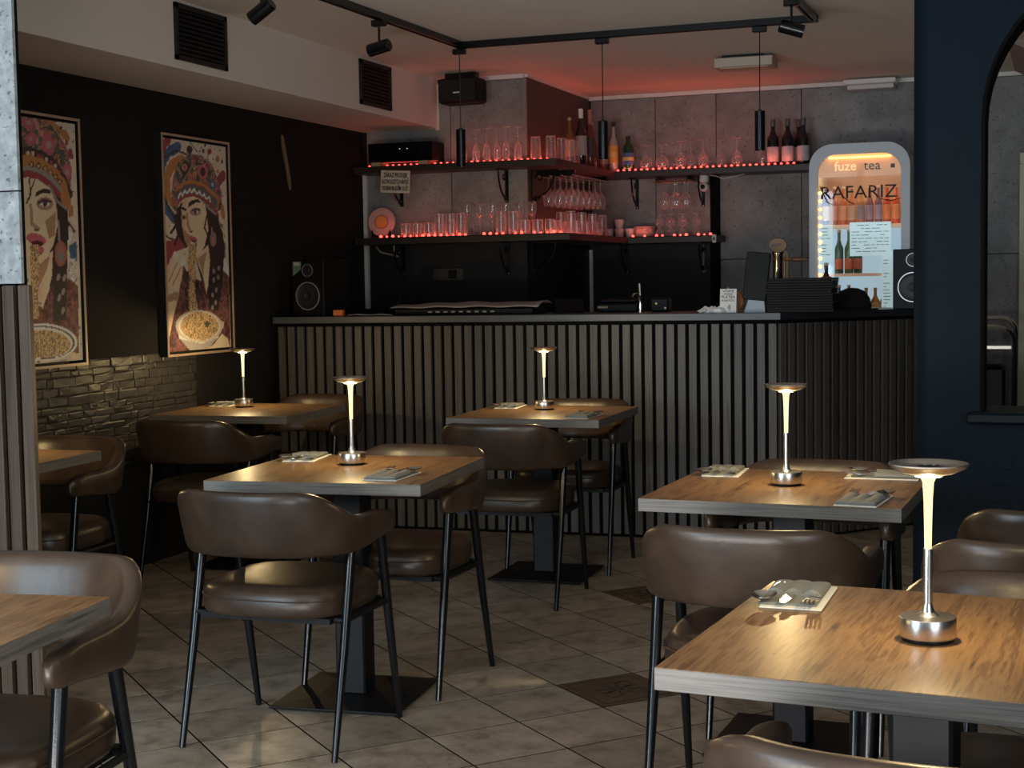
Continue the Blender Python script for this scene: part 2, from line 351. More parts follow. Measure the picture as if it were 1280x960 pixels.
# stone blocks on the left wall: rough courses, painted dark
def stones(parent, y0, y1, z0, z1, place, mat, hh=(.024,.052), ww=(.05,.17), fade=None):
    z = z0; row = 0
    while z < z1 - .01:
        hgt = random.uniform(*hh); hgt = min(hgt, z1 - z)
        if z1 - (z + hgt) < .02: hgt = z1 - z
        y = y0 - random.uniform(0, .1)
        while y < y1:
            wd = random.uniform(*ww); a, b = max(y, y0), min(y + wd, y1)
            if b - a > .02:
                p = random.uniform(.0025, .0075); g = .0014; j = lambda s=.004: random.uniform(-s, s)
                base = [(a+g, z+g), (b-g, z+g), (b-g, z+hgt-g), (a+g, z+hgt-g)]; c = .007
                mid = [((a+b)/2 + j(.01), z+g), ((a+b)/2 + j(.01), z+hgt-g)]
                r0 = [base[0], mid[0], base[1], base[2], mid[1], base[3]]
                cx, cz = (a+b)/2, z + hgt/2
                r1 = []
                for q in r0:
                    sx = 1 - c/max(.02,(b-a)/2); sz = 1 - c/max(.012,hgt/2)
                    r1.append((cx + (q[0]-cx)*sx + j(.002), cz + (q[1]-cz)*sz + j(.002)))
                m = MB().rings([[place(q[0], q[1], 0) for q in r0], [place(q[0], q[1], p*.75 + j(.002)) for q in r0], [place(q[0], q[1], p + j(.0015)) for q in r1]])
                obj('stone_block', m, mat, parent, smooth=0)
            y += wd
        z += hgt; row += 1
stones(wl, 4.55, 6.62, .50, 1.02, lambda y, z, p: (XL + p, y, z), STONE)
struct(obj('trim_9', MB().box(XL, 4.55, .0, XL + .02, 7.3, .50), WALL_DARK))

# left partition: pale concrete above, slats below
wq = struct(obj('wall_partition', MB().box(-4.19, 3.7145, 0, -2.948, 3.730, CEIL_Z), BLACK))
for z0, z1 in ((1.36, 1.64), (1.64, 2.61)):
    obj('concrete_panel', MB().cbox(-3.56, 3.70, z0 + .002, -2.945, 3.714, z1 - .002, .0012), CONC_LIGHT, wq, smooth=0)
slat_me = MB().cbox(-.020, -.012, 0, .020, .010, 1.0, .0015).mesh('slat', SLAT, 0)
slat_me_warm = MB().cbox(-.020, -.012, 0, .020, .010, 1.0, .0025).mesh('slat', SLAT_WARM, 0)
slat_me_shaded = MB().cbox(-.020, -.012, 0, .020, .010, 1.0, .0015).mesh('slat', SLAT_SHADED, 0)
for k in range(11):
    o = obj('slat', slat_me_warm, None, wq, (-2.925 - .058*k, 3.690, .012)); o.scale = (1, 1, 1.345)
obj('slat_backing', MB().box(-3.56, 3.700, .012, -2.925, 3.7135, 1.352), BLACK, wq)

# arch wall on the right
YA = 5.6; AX0, AXC, AZS, AR = -.28, .25, 1.90, .53; LED_ = .85
m = MB(); rc = .07
corner = [(-.52 + rc - rc*math.cos(t*PI/2/6), YA + rc - rc*math.sin(t*PI/2/6)) for t in range(7)]
m.prism(corner + [(AX0, YA), (AX0, YA + .24), (-.52, YA + .24)], 0, CEIL_Z)
m.box(AX0, YA, 0, AX0 + 2*AR, YA + .24, LED_ - .04)
arc = [(AXC - AR*math.cos(PI*k/24), AZS + AR*math.sin(PI*k/24)) for k in range(25)]
m.prism([(AX0, CEIL_Z)] + [(AX0, AZS)] + arc[1:-1] + [(AX0 + 2*AR, AZS), (AX0 + 2*AR, CEIL_Z)], YA, YA + .24, ax=1)
m.box(AX0 + 2*AR, YA, 0, 2.6, YA + .24, CEIL_Z)
wc = struct(obj('wall_arch', m, NAVY))
m = MB(); prof = [(AX0, LED_)] + [(AX0, AZS)] + arc[1:-1] + [(AX0 + 2*AR, AZS), (AX0 + 2*AR, LED_)]
outer = [(p[0], p[1]) for p in prof]; inner = []
for p in prof:
    if p[1] <= AZS: inner.append((p[0] + (.012 if p[0] < AXC else -.012), p[1]))
    else:
        dx, dz = p[0]-AXC, p[1]-AZS; q = (AR - .012)/AR; inner.append((AXC + dx*q, AZS + dz*q))
vsl = []; fs = []; n = len(prof)
for yy in (YA - .006, YA + .245):
    vsl += [(p[0], yy, p[1]) for p in outer] + [(p[0], yy, p[1]) for p in inner]
for i in range(n - 1):
    fs += [(i, i+1, n+i+1, n+i), (2*n+i, 3*n+i, 3*n+i+1, 2*n+i+1), (n+i, n+i+1, 3*n+i+1, 3*n+i), (i, 2*n+i, 2*n+i+1, i+1)]
obj('arch_lining', MB().add(vsl, fs), BLACK, wc)
obj('ledge', MB().cbox(-.325, YA - .06, LED_ - .04, AX0 + 2*AR + .05, YA + .28, LED_, .008), NAVY_LEDGE, wc)
stones(wc, -.24, .30, .36, LED_ - .045, lambda y, z, p: (y, YA - p*.5, z), STONE_NAVY, hh=(.05,.09), ww=(.10,.26))
# room behind the arch: sloped bulkhead, door frame
m = MB(); m.prism([(-.30, 2.61), (.5, 2.61), (.5, 2.18)], 8.6, 9.9, ax=1)
struct(obj('trim_10', m, plain('bulkhead_paint', (.30,.23,.20), .8)))
dr = thing('door_frame', 'cream door frame at the right edge behind the arch', 'door frame', (-.245, 9.90, 0))
CREAM = plain('cream_paint', (.62,.60,.45), .5)
obj('jamb', MB().cbox(-.02, -.04, 0, .06, .03, 2.03, .004), CREAM, dr); obj('jamb', MB().cbox(.82, -.04, 0, .90, .03, 2.03, .004), CREAM, dr)
obj('head', MB().cbox(-.02, -.04, 2.03, .90, .03, 2.10, .004), CREAM, dr)
obj('door_leaf', MB().cbox(.06, -.01, 0.01, .82, .025, 2.03, .003), CREAM, dr)
# chrome serving trolley behind the arch
tr = thing('serving_trolley', 'chrome tube serving trolley behind the arch opening', 'trolley', (-.52, 9.2, 0))
def hoop(x0, x1, y, zt, r=.03):
    return [(x0,y,.12),(x0,y,zt-r)] + [(x0+r-r*math.cos(t*PI/8), y, zt-r+r*math.sin(t*PI/8)) for t in range(1,5)] + [(x1-r+r*math.sin(t*PI/8), y, zt-r+r*math.cos(t*PI/8)) for t in range(0,5)] + [(x1,y,.12)]
obj('tube_frame', MB().tube(hoop(-.25,.25,0,1.04,.09), .014), CHROME, tr); obj('tube_frame', MB().tube(hoop(-.25,.25,.40,1.08,.09), .014), CHROME, tr)
for z in (.40, .90): obj('shelf', MB().cbox(-.24,.01,z,.24,.39,z+.03,.006), STEEL, tr)
for x, y in ((-.25,0),(.25,0),(-.25,.40),(.25,.40)): obj('castor', MB().lathe([(.0,0),(.03,.0),(.03,.12),(.012,.13)],12,(x,y,0)), PLASTIC_BLACK, tr)
obj('bin', MB().cbox(-.20,.05,.43,.20,.35,.80,.02), PLASTIC_BLACK, tr)

# ------------------------------------------------------------------ bar
BA = math.atan(.05); B0 = Vector((-1.345, 7.492)); bd = Vector((math.cos(BA), math.sin(BA))); bn = Vector((-bd.y, bd.x))
bar = thing('bar_counter', 'long bar counter clad in vertical wood slats along the back', 'bar counter', (B0.x, B0.y, 0), BA)
L1 = 2.805                                                  # straight run to the left wall
obj('counter_body', MB().box(-L1, .022, 0, 0, .56, 1.13), BLACK, bar)
A2 = math.radians(50) - BA                                  # angled run on the right
c2, s2 = math.cos(A2), math.sin(A2); L2 = 1.05
P2 = lambda t, d: (t*c2 - d*s2, t*s2 + d*c2)
q = [P2(.012, .022), P2(L2, .022), P2(L2, .50), P2(.20, .50)]
obj('counter_body_angled', MB().prism(q, 0, 1.13), BLACK, bar)
for k in range(48):
    o = obj('slat', slat_me, None, bar, (-.0215 - .0581*k - .010, .012, .015)); o.scale = (1, 1, 1.10)
for k in range(18):
    x, y = P2(.030 + .0575*k, .012)
    o = obj('slat', slat_me_shaded, None, bar, (x, y, .015), A2); o.scale = (1, 1, 1.10)
obj('plinth', MB().box(-L1, .008, 0, 0, .024, .014), BLACK, bar)
top = thing('bar_countertop', 'grey laminate worktop on the slatted bar counter', 'countertop', (B0.x, B0.y, 0), BA)
m = MB(); ov = .018
obj('worktop', MB().cbox(-L1, -ov, 1.133, .012, .60, 1.170, .0025), COUNTER, top, smooth=0)
q = [(.0125, -ov), P2(.03, -ov), P2(L2, -ov), P2(L2, .55), (.0125, .60)]
obj('worktop_angled', MB().prism(q, 1.133, 1.170), plain('shaded_worktop', (.02,.021,.024), .4), top, smooth=0)  # same worktop, darkened by colour for the shade on the angled run
CT = 1.170
def on_bar(u, dep):                                        # u along the straight run (negative = left of the corner), dep behind the front edge
    p = B0 + bd*u + bn*dep; return (p.x, p.y, CT)
def on_bar2(t, dep):
    x, y = P2(t, dep); p = B0 + bd*x + bn*y; return (p.x, p.y, 1.170)
back = thing('back_counter', 'dark low back counter under the bottle shelves', 'counter', (0,0,0))
obj('cabinet', MB().box(-3.05, 9.40, 0, -1.60, 9.92, .88), BLACK, back); obj('worktop', MB().box(-3.07, 9.36, .88, -1.58, 9.93, .92), COUNTER, back)

# shelves ------------------------------------------------------------
SHELF = plain('dark_shelf_board', (.030,.020,.017), .45, var=.2, bscale=20)
SHELF_BROWN = plain('red_brown_shelf_board', (.10,.045,.035), .5, var=.15, bscale=18)
US, LS = 2.075, 1.632                                       # top faces
def shelf(name, x0, y0, x1, y1, z, label, mat, th=.042):
    o = obj(name, MB().cbox(x0, y0, z - th, x1, y1, z, .002), mat, smooth=0); return tag(o, label, 'shelf', 'bar wall shelves')
shelf('wall_shelf', -4.165, 8.43, -2.83, YP - .013, US, 'upper dark shelf on the pier, carrying the flutes and the black amplifier', SHELF)
shelf('wall_shelf', -2.83 - .26 + .003, YP - .012, -2.83, 9.68, US, 'short upper shelf running back along the pier side with liquor bottles', SHELF_BROWN)
shelf('wall_shelf', -3.085, 9.683, -1.50, YB - .013, US, 'upper dark shelf on the back wall with upside down wine glasses', SHELF)
shelf('wall_shelf', -4.165, 8.43, -2.75, YP - .013, LS, 'lower dark shelf on the pier, carrying tumblers and the round plaque', SHELF)
shelf('wall_shelf', -3.085, YP - .012, -2.75, 9.68, LS, 'short lower shelf running back along the pier side under hanging glasses', SHELF_BROWN)
shelf('wall_shelf', -3.085, 9.683, -2.14, YB - .013, LS, 'lower dark shelf on the back wall with coffee cups and plates', SHELF)
def led(x0, y0, x1, y1, z, label, pitch=.040, pw=3.0, patchy=False):
    L_ = math.hypot(x1-x0, y1-y0); n = int(L_/pitch)
    t = thing('led_strip', label, 'led strip', (0,0,0), group='red led strips on the bar shelves')
    a = math.atan2(y1-y0, x1-x0)
    m = MB(); hx, hy = -math.sin(a)*.005, math.cos(a)*.005
    m.prism([(x0-hx,y0-hy),(x1-hx,y1-hy),(x1+hx,y1+hy),(x0+hx,y0+hy)], z, z + .003)
    obj('strip_tape', m, PLASTIC_BLACK, t)
    m = MB()
    for k in range(n):
        f = (k + .5)/n; s = random.uniform(.8, 1.3) if patchy else 1
        if patchy and random.random() < .18: continue
        m.lathe([(.007*s,0),(.0085*s,.004*s),(.006*s,.010*s),(.001,.012*s)], 8, (x0+(x1-x0)*f, y0+(y1-y0)*f, z + .003))
    o = obj('led_beads', m, LED_RED, t); o['kind'] = 'stuff'
    la = light('led_strip_light', 'AREA', ((x0+x1)/2, (y0+y1)/2, z + .018), pw*L_*.48, (1.0, .14, .08), size=L_, size_y=.012, parent=t)
    la.rotation_euler = (PI, 0, a)
led(-4.12, 8.53, -2.90, 8.53, US, 'red led strip along the upper pier shelf under the flutes', pw=1.1)
led(-2.99, 8.66, -2.99, 9.62, US, 'red led strip on the short upper side shelf below the liquor bottles', pw=1.4)
led(-2.84, 9.705, -1.62, 9.705, US, 'red led strip along the upper back shelf under the wine glasses', pw=1.6)
led(-4.02, 8.462, -2.80, 8.462, LS, 'red led strip along the lower pier shelf under the tumblers', pw=1.1, patchy=True)
led(-2.95, 8.66, -2.95, 9.62, LS, 'red led strip on the short lower side shelf among the glasses', pw=1.4)
led(-2.74, 9.705, -2.17, 9.705, LS, 'red led strip along the lower back shelf in front of the cups', pw=1.6, patchy=True)
# scroll brackets
def bracket_mb(d=.17, hgt=.20):
    m = MB(); m.box(-.011, -.006, -hgt, .011, 0, 0); m.box(-.011, -d, -.006, .011, 0, 0)
    pts = [(0, -d*.88*math.cos(t*PI/2/10)**1.0, -hgt*.86*math.sin(t*PI/2/10)) for t in range(11)]
    m.tube([(0, p[1] , p[2] - .004) for p in pts], .006, 6)
    m.tube([(0, -.05 + .028*math.cos(t*.55)*(1-t/16), -.05 + .028*math.sin(t*.55)*(1-t/16)) for t in range(13)], .004, 6)
    m.tube([(0, -.028 + .022*math.cos(PI + t*.55)*(1-t/16), -hgt*.84 + .022*math.sin(PI + t*.55)*(1-t/16)) for t in range(13)], .004, 6)
    return m
BR = None
for x, y, z, rz, lab in ((-3.93, YP-.0125, US-.043, 0, 'black scroll bracket under the upper pier shelf behind the white notice'), (-3.22, YP-.0125, US-.043, 0, 'black scroll bracket under the upper pier shelf above the wine glasses'),
                    (-2.29, YB-.0125, US-.043, 0, 'black scroll bracket under the upper back shelf beside the white camera'), (-2.75, YB-.0125, US-.043, 0, 'black scroll bracket under the upper back shelf beside the hanging glasses'),
                    (-3.93, YP-.001, LS-.043, 0, 'black scroll bracket under the left end of the lower pier shelf'), (-3.22, YP-.001, LS-.043, 0, 'black scroll bracket under the middle of the lower pier shelf'),
                    (XP+.001, 8.75, LS-.043, PI/2, 'black scroll bracket below the lower side shelf on the dark pier side'), (XP+.0125, 8.72, US-.043, PI/2, 'black scroll bracket on the brown pier side under the upper side shelf'),
                    (-2.83, YB-.001, LS-.043, 0, 'black scroll bracket under the lower back shelf below the cups'), (-2.29, YB-.001, LS-.043, 0, 'black scroll bracket under the right end of the lower back shelf')):
    if BR is None:
        t = thing('shelf_bracket', lab, 'bracket', (x,y,z), rz, 'black scroll shelf brackets'); obj('scroll_iron', bracket_mb(), METAL_BLACK, t)
        obj('screw', MB().lathe([(.0005,0),(.004,0),(.003,.002),(.0005,.0025)],8).mesh('screw', STEEL), parent=t, loc=(0,-.006,-.19), rot=(PI/2,0,0)); BR = t
    else: dup(BR, lab, (x,y,z), rz)

# ------------------------------------------------------------------ glasses and bottles
def G(name, prof, seg=18):
    return MB().lathe(prof, seg, cap=False).mesh(name, GLASS, 60)
FLUTE = G('flute', [(.026,0),(.025,.002),(.004,.006),(.0035,.085),(.012,.10),(.021,.13),(.0225,.17),(.019,.205)])
WINE = G('wine_glass', [(.032,0),(.030,.002),(.005,.007),(.004,.075),(.012,.085),(.030,.112),(.0345,.14),(.030,.175),(.026,.19)])
BALLOON = G('balloon_glass', [(.034,0),(.032,.002),(.005,.007),(.004,.07),(.016,.078),(.038,.10),(.045,.125),(.042,.15),(.034,.17)])
VGLASS = G('cocktail_glass', [(.030,0),(.028,.002),(.004,.007),(.004,.085),(.010,.10),(.022,.125),(.0275,.15),(.026,.185),(.023,.20)])
TUMB = G('tumbler', [(.001,.003),(.026,.004),(.030,0),(.032,.03),(.033,.085)])
HIGH = G('highball', [(.001,.004),(.026,.005),(.028,0),(.030,.05),(.032,.14)])
DESS = G('dessert_glass', [(.026,0),(.024,.003),(.006,.008),(.006,.02),(.020,.03),(.028,.055),(.030,.075)])
def gl(me, name, x, y, z, label, cat, group, flip=0):
    o = obj(name, me, loc=(x, y, z + (flip or .0006)), rot=(PI if flip else 0, 0, random.uniform(0, 6)))
    return tag(o, label, cat, group)
ORD = ('first', 'second', 'third', 'fourth', 'fifth', 'sixth', 'seventh', 'eighth', 'ninth', 'tenth', 'eleventh', 'twelfth', 'thirteenth')
def row(me, name, spots, z, label, group, flip=0):
    """one glass per spot, counted from the left"""
    for i, (x, y) in enumerate(spots): gl(me, name, x, y, z, label % ORD[i], 'glass', group, flip)
row(FLUTE, 'champagne_flute', [(-3.454,8.505),(-3.385,8.545),(-3.300,8.505),(-3.248,8.55),(-3.175,8.505),(-3.111,8.545)], US, '%s from left of the upside down flutes on the upper pier shelf', 'upside down flutes on the upper pier shelf', .2065)
row(HIGH, 'highball_glass', [(-2.988,8.52),(-2.891,8.52)], US, '%s from left of the two highball glasses at the upper shelf corner', 'highball glasses on the upper shelf corner', .1415)
row(HIGH, 'highball_glass', [(-2.877,8.68),(-2.864,8.80),(-2.872,8.92)], US, '%s nearest highball glass on the upper side shelf before the bottles', 'highball glasses on the upper side shelf', .1415)
row(BALLOON, 'balloon_glass', [(-2.735,9.88),(-2.638,9.77),(-2.530,9.77),(-2.475,9.87)], US, '%s from left of the upside down round balloon glasses on the back shelf', 'upside down balloon glasses on the upper back shelf', .1715)
row(WINE, 'wine_glass', [(-2.404,9.77),(-2.35,9.84),(-2.251,9.77),(-2.147,9.84),(-2.024,9.77),(-1.872,9.84)], US, '%s from left of the upside down long stemmed glasses on the back shelf', 'upside down wine glasses on the upper back shelf', .1915)
row(TUMB, 'tumbler', [(-3.838,8.49),(-3.761,8.49),(-3.685,8.49)], LS, '%s low tumbler to the right of the round plaque', 'low tumblers on the lower pier shelf', .0865)
row(HIGH, 'highball_glass', [(-3.612,8.485),(-3.540,8.485),(-3.468,8.485)], LS, '%s from left in the front row of clustered highball glasses', 'clustered highball glasses on the lower pier shelf', .1415)
row(HIGH, 'highball_glass', [(-3.620,8.555),(-3.548,8.555)], LS, '%s from left in the rear row of clustered highball glasses', 'clustered highball glasses on the lower pier shelf', .1415)
row(VGLASS, 'wine_glass', [(-3.474,8.60),(-3.387,8.60),(-3.304,8.60),(-3.219,8.60),(-3.130,8.60),(-3.046,8.60)], LS, '%s from left of the upright wine glasses on the lower pier shelf', 'upright wine glasses on the lower pier shelf')
row(HIGH, 'highball_glass', [(-3.206,8.49),(-3.127,8.49)], LS, '%s highball glass in front of the upright wine glasses', 'front highballs of the lower pier shelf', .1415)
row(TUMB, 'tumbler', [(-3.050,8.49),(-2.970,8.49),(-2.893,8.49)], LS, '%s tumbler from left near the corner of the lower pier shelf', 'corner tumblers of the lower pier shelf', .0865)
for k in range(2):
    row(HIGH, 'highball_glass', [(-2.83 - .10*k, 8.70 + .22*q + .11*k) for q in range(4)], LS, '%s nearest highball glass in the ' + ('outer', 'inner')[k] + ' row of the lower side shelf', 'glasses on the lower side shelf', .1415)
    row(TUMB, 'tumbler', [(-2.83 - .10*k, 8.81 + .22*q - .11*k) for q in range(3)], LS, '%s nearest tumbler in the ' + ('outer', 'inner')[k] + ' row of the lower side shelf', 'glasses on the lower side shelf', .0865)
# hanging glass racks
def rack(loc, rz, n, rows, lab, hl, gname, L_):
    t = thing('glass_rack', lab, 'glass rack', loc, rz)
    for r_ in range(rows + 1):
        obj('rail', MB().tube([(-.03, .04 + .075*r_ - .037, -.033), (L_, .04 + .075*r_ - .037, -.033)], .004, 6), STEEL, t)
    for xx in (0.0, L_ - .03): obj('rack_bar', MB().box(xx, 0, -.036, xx + .012, .08 + .075*rows, 0), METAL_BLACK, t)
    R = Matrix.Rotation(rz, 3, 'Z')
    for r_ in range(rows):
        for k in range(n):
            p = R @ Vector((.05 + k*(L_ - .1)/max(1, n-1), .04 + .075*r_, 0)) + Vector(loc)
            o = obj('wine_glass', WINE, loc=(p.x, p.y, loc[2] - .027), rot=(PI, 0, k)); tag(o, hl % (ORD[k], ('front', 'middle', 'rear')[r_ if rows == 3 else 2*r_]), 'glass', gname)
rack((-2.84, 8.82, US - .043), PI/2, 6, 3, 'steel glass rack hanging under the upper side shelf', '%s hanging wine glass in the %s channel of the pier side rack', 'wine glasses hanging on the pier rack', .72)
rack((-2.56, 9.70, US - .043), 0, 3, 2, 'steel glass rack hanging under the upper back shelf', '%s hanging wine glass in the %s channel of the back wall rack', 'wine glasses hanging on the back rack', .24)
# bottles
def bottle(loc, label, hgt, r, gcol, lcol, capcol, neck=.36, group=None, l0=.18, l1=.52, cap=.06, shoulder=.62, lab2=None, capm=None):
    t = thing('bottle', label, 'bottle', loc, random.uniform(0,1), group)
    gm = plain('bottle_glass', gcol, .12, 0, coat=.6)
    prof = [(.001,0),(r*.92,0),(r,.006),(r,hgt*(shoulder-.08)),(r*.93,hgt*(shoulder-.02)),(r*.6,hgt*(shoulder+.05)),(r*neck,hgt*(shoulder+.14)),(r*neck,hgt*(1-cap)),(.001,hgt*(1-cap))]
    obj('glass_body', MB().lathe(prof, 18), gm, t)
    obj('cap', MB().lathe([(.001,hgt*(1-cap)),(r*neck*1.18,hgt*(1-cap)),(r*neck*1.18,hgt-.002),(r*neck*.9,hgt),(.001,hgt)], 14), plain('bottle_cap', capcol, .4), t)
    lb = obj('paper_label', MB().lathe([(r*1.012,hgt*l0),(r*1.012,hgt*l1)], 18, cap=False), plain('bottle_label', lcol, .6), t)
    if lab2:
        obj('label_band', MB().lathe([(r*1.02,hgt*(l0+l1)/2 - hgt*.05),(r*1.02,hgt*(l0+l1)/2 + hgt*.05)], 18, cap=False), plain('label_band', lab2, .6), lb)
    return t
SBY = 'on the upper side shelf'
bz = US + .0006
bottle((-2.935, 9.02, bz), 'slim amber bottle with gold neck, leftmost of the liquor bottles', .30, .030, (.20,.10,.03), (.55,.45,.25), (.45,.35,.18))
bottle((-2.885, 9.10, bz), 'tall dark bottle with a white neck and grey label', .36, .037, (.03,.02,.02), (.42,.38,.36), (.75,.72,.70), cap=.17)
bottle((-2.945, 9.26, bz), 'short clear bottle with a black cap behind the white necked bottle', .29, .032, (.18,.12,.10), (.30,.22,.18), (.02,.02,.02))
bottle((-2.9, 9.34, bz), 'tall bottle with a copper brown neck beside the white necked bottle', .38, .034, (.16,.05,.04), (.08,.05,.05), (.38,.20,.14), cap=.25)
bottle((-2.93, 9.46, bz), 'red brown bottle with a pink cap left of the hanging pendant', .31, .036, (.22,.05,.04), (.06,.03,.03), (.60,.28,.26))
bottle((-2.941, 9.80, bz), 'bottle with a pale pink cap right behind the middle pendant', .33, .032, (.30,.10,.07), (.50,.36,.30), (.62,.42,.38))
bottle((-2.865, 9.76, bz), 'clear bottle with black stopper and yellow oval label', .34, .030, (.42,.40,.36), (.72,.45,.10), (.02,.02,.02), cap=.10, lab2=(.78,.60,.20))
bottle((-2.757, 9.74, bz), 'flat green bottle with blue and yellow label', .235, .037, (.01,.06,.03), (.07,.14,.34), (.015,.015,.015), shoulder=.72, cap=.10, lab2=(.60,.56,.16))
for i, (x, yy) in enumerate(((-1.787, 9.77), (-1.691, 9.77), (-1.635, 9.87), (-1.590, 9.77))):
    bottle((x, yy, bz), '%s from left of the dark wine bottles at the upper shelf end' % ORD[i], .30, .039, (.010,.008,.012), (.42,.44,.47), (.10,.09,.10), group='dark wine bottles on the upper back shelf', l0=.08, l1=.40, cap=.16)
# crockery
CUP = MB().lathe([(.001,0),(.022,0),(.026,.004),(.036,.04),(.038,.062),(.036,.062),(.034,.04),(.024,.008),(.001,.006)], 16).mesh('cup', plain('white_china', (.55,.52,.50), .35), 40)
for i, (x, dz) in enumerate(((-2.985, 0), (-2.910, 0), (-2.835, 0), (-2.762, 0), (-2.835, .0625))):
    o = obj('coffee_cup', CUP, loc=(x, 9.78, LS + .0006 + dz), rz=x*40); o.scale = (.88, .88, 1)
    tag(o, 'white coffee cup stacked on top of another cup' if dz else '%s from left of the white coffee cups standing on the lower back shelf' % ORD[i], 'cup', 'white coffee cups on the lower back shelf')
PLATE = MB().lathe([(.001,0),(.045,0),(.072,.010),(.074,.012),(.070,.0125),(.044,.004),(.001,.004)], 24).mesh('plate', plain('white_china_plate', (.5,.48,.46), .35), 40)
for k in range(8):
    o = obj('saucer', PLATE, loc=(-2.668, 9.80, LS + .0006 + .0085*k)); tag(o, '%s saucer from the bottom in the stack beside the coffee cups' % ORD[k], 'saucer', 'stacked saucers on the lower back shelf')
for i, x in enumerate((-2.562, -2.484, -2.401, -2.307)):
    for k in range(2):
        gl(DESS, 'dessert_glass', x, 9.80, LS + .0775*k, ('lower', 'upper')[k] + ' dessert glass of the %s pair from left on the lower back shelf' % ORD[i], 'glass', 'stacked dessert glasses on the lower back shelf', .0765)
# round plaque, notice, camera, plug
t = thing('round_plaque', 'round pale plaque with orange centre label leaning on the lower shelf', 'plaque', (-4.027, 8.53, LS + .012), rot=(-.10, 0, .1))
obj('disc', MB().lathe([(.001,-.004),(.088,-.004),(.090,0),(.088,.004),(.001,.004)], 36).mesh('disc', plain('pink_disc', (.52,.36,.34), .5)), parent=t, loc=(0,0,.092), rot=(PI/2,0,0))
obj('centre_label', MB().lathe([(.001,.0045),(.040,.0045),(.040,.0055),(.001,.0055)], 28).mesh('centre_label', plain('orange_label', (.62,.30,.08), .6)), parent=t, loc=(0,0,.092), rot=(PI/2,0,0))
obj('label_ring', MB().lathe([(.040,.0045),(.044,.0045),(.044,.006),(.040,.006),(.040,.0045)], 28, cap=False).mesh('label_ring', plain('brown_ring', (.16,.04,.03), .6)), parent=t, loc=(0,0,.092), rot=(PI/2,0,0))
for sx in (-1, 1): obj('stand', MB().tube([(sx*.05,-.03,-.008),(sx*.06,-.012,.035),(sx*.05,.03,-.006)], .004, 6), METAL_BLACK, t)
t = thing('notice_sign', 'cream notice with black capital letters hanging from the upper shelf edge', 'sign', (-3.867, 8.412, 2.03), rot=(0, .06, 0))
obj('board', MB().box(-.098, -.002, -.125, .098, .002, .012), plain('cream_board', (.66,.58,.46), .7), t)
for k, (s_, sz) in enumerate((('ZÁKAZ PRODEJE', .031), ('ALKOHOLICKÝCH NÁPOJŮ', .031), ('OSOBÁM MLADŠÍM 18 LET', .031))):
    text('lettering', s_, .038, INK, t, (.0, -.0028, -.018 - .040*k), sx=(.56, .385, .40)[k], off=.0010)
t = thing('security_camera', 'small white dome camera under the upper back shelf', 'camera', (-2.252, 9.80, US - .043))
obj('base', MB().lathe([(.001,0),(.030,0),(.032,-.03),(.024,-.045),(.001,-.045)], 18), WHITE_PLASTIC, t)
b_ = obj('camera_head', MB().lathe([(.001,-.032)] + [(.032*math.cos(a), .032*math.sin(a)) for a in np.linspace(-1.4,1.4,11)] + [(.001,.032)], 18), WHITE_PLASTIC, t, (0,0,-.075))
obj('lens', MB().lathe([(.001,0),(.017,0),(.015,.008),(.001,.010)], 14).mesh('lens', PLASTIC_BLACK), parent=b_, loc=(-.004,-.026,0), rot=(PI/2,0,0))
x1_ = -2.159
o = obj('camera_cable', MB().tube([(x1_-.03,9.69,US-.048),(x1_+.02,9.69,US-.06),(x1_+.06,9.69,US-.078),(x1_+.11,9.69,US-.068),(x1_+.2,9.69,US-.05)], .0022, 6), WHITE_PLASTIC); tag(o, 'thin white cable drooping below the upper back shelf', 'cable')
t = thing('plug_adapter', 'small white plug adapter at the right end of the lower back shelf', 'adapter', (-2.156, 9.655, LS - .03)); obj('body', MB().cbox(-.013,0,-.02,.013,.02,.035,.004), WHITE_PLASTIC, t); obj('dial', MB().box(-.005,-.002,-.005,.005,.0005,.018), PLASTIC_BLACK, t)
# amplifier on the upper shelf
t = thing('amplifier', 'black amplifier box on small blocks at the left of the upper shelf', 'amplifier', (-3.845, 8.432, US))
obj('case', MB().cbox(-.215, .004, .024, .215, .195, .140, .003), PLASTIC_BLACK, t); obj('front_panel', MB().box(-.215, 0, .026, .215, .004, .138), plain('gloss_black', (.003,.003,.004), .3, spec=.2), t)
for x in (-.17, .15):
    for y in (.03, .16): obj('foot', MB().box(x-.03, y-.02, .001, x+.03, y+.02, .024), plain('pale_wood_block', (.45,.33,.2), .6), t)
for x in (.0, .05): obj('indicator', MB().lathe([(.001,0),(.003,0),(.001,.002)],8).mesh('indicator', emit('indicator_light', (.8,.8,1), 1.0)), parent=t, loc=(x,-.001,.10), rot=(PI/2,0,0))
obj('knob', MB().lathe([(.001,0),(.014,0),(.012,.012),(.001,.013)],16).mesh('knob', PLASTIC_BLACK), parent=t, loc=(.15,-.001,.08), rot=(PI/2,0,0))
# ceiling loudspeaker
t = thing('ceiling_loudspeaker', 'black loudspeaker hung from the ceiling at the end of the soffit', 'loudspeaker', (-3.43, 8.36, 0), -.05)
obj('cabinet', MB().cbox(-.125, 0, 2.425, .130, .16, 2.575, .012), PLASTIC_BLACK, t); obj('grille', MB().cbox(-.12, -.006, 2.43, .125, .004, 2.57, .006), plain('black_grille', (.005,.005,.006), .7, 0, .5, 500), t)
obj('mount', MB().box(-.10, .05, 2.575, .10, .11, 2.610), METAL_BLACK, t); obj('badge', MB().box(-.022, -.0075, 2.482, .022, -.005, 2.490), WHITE_PLASTIC, t)

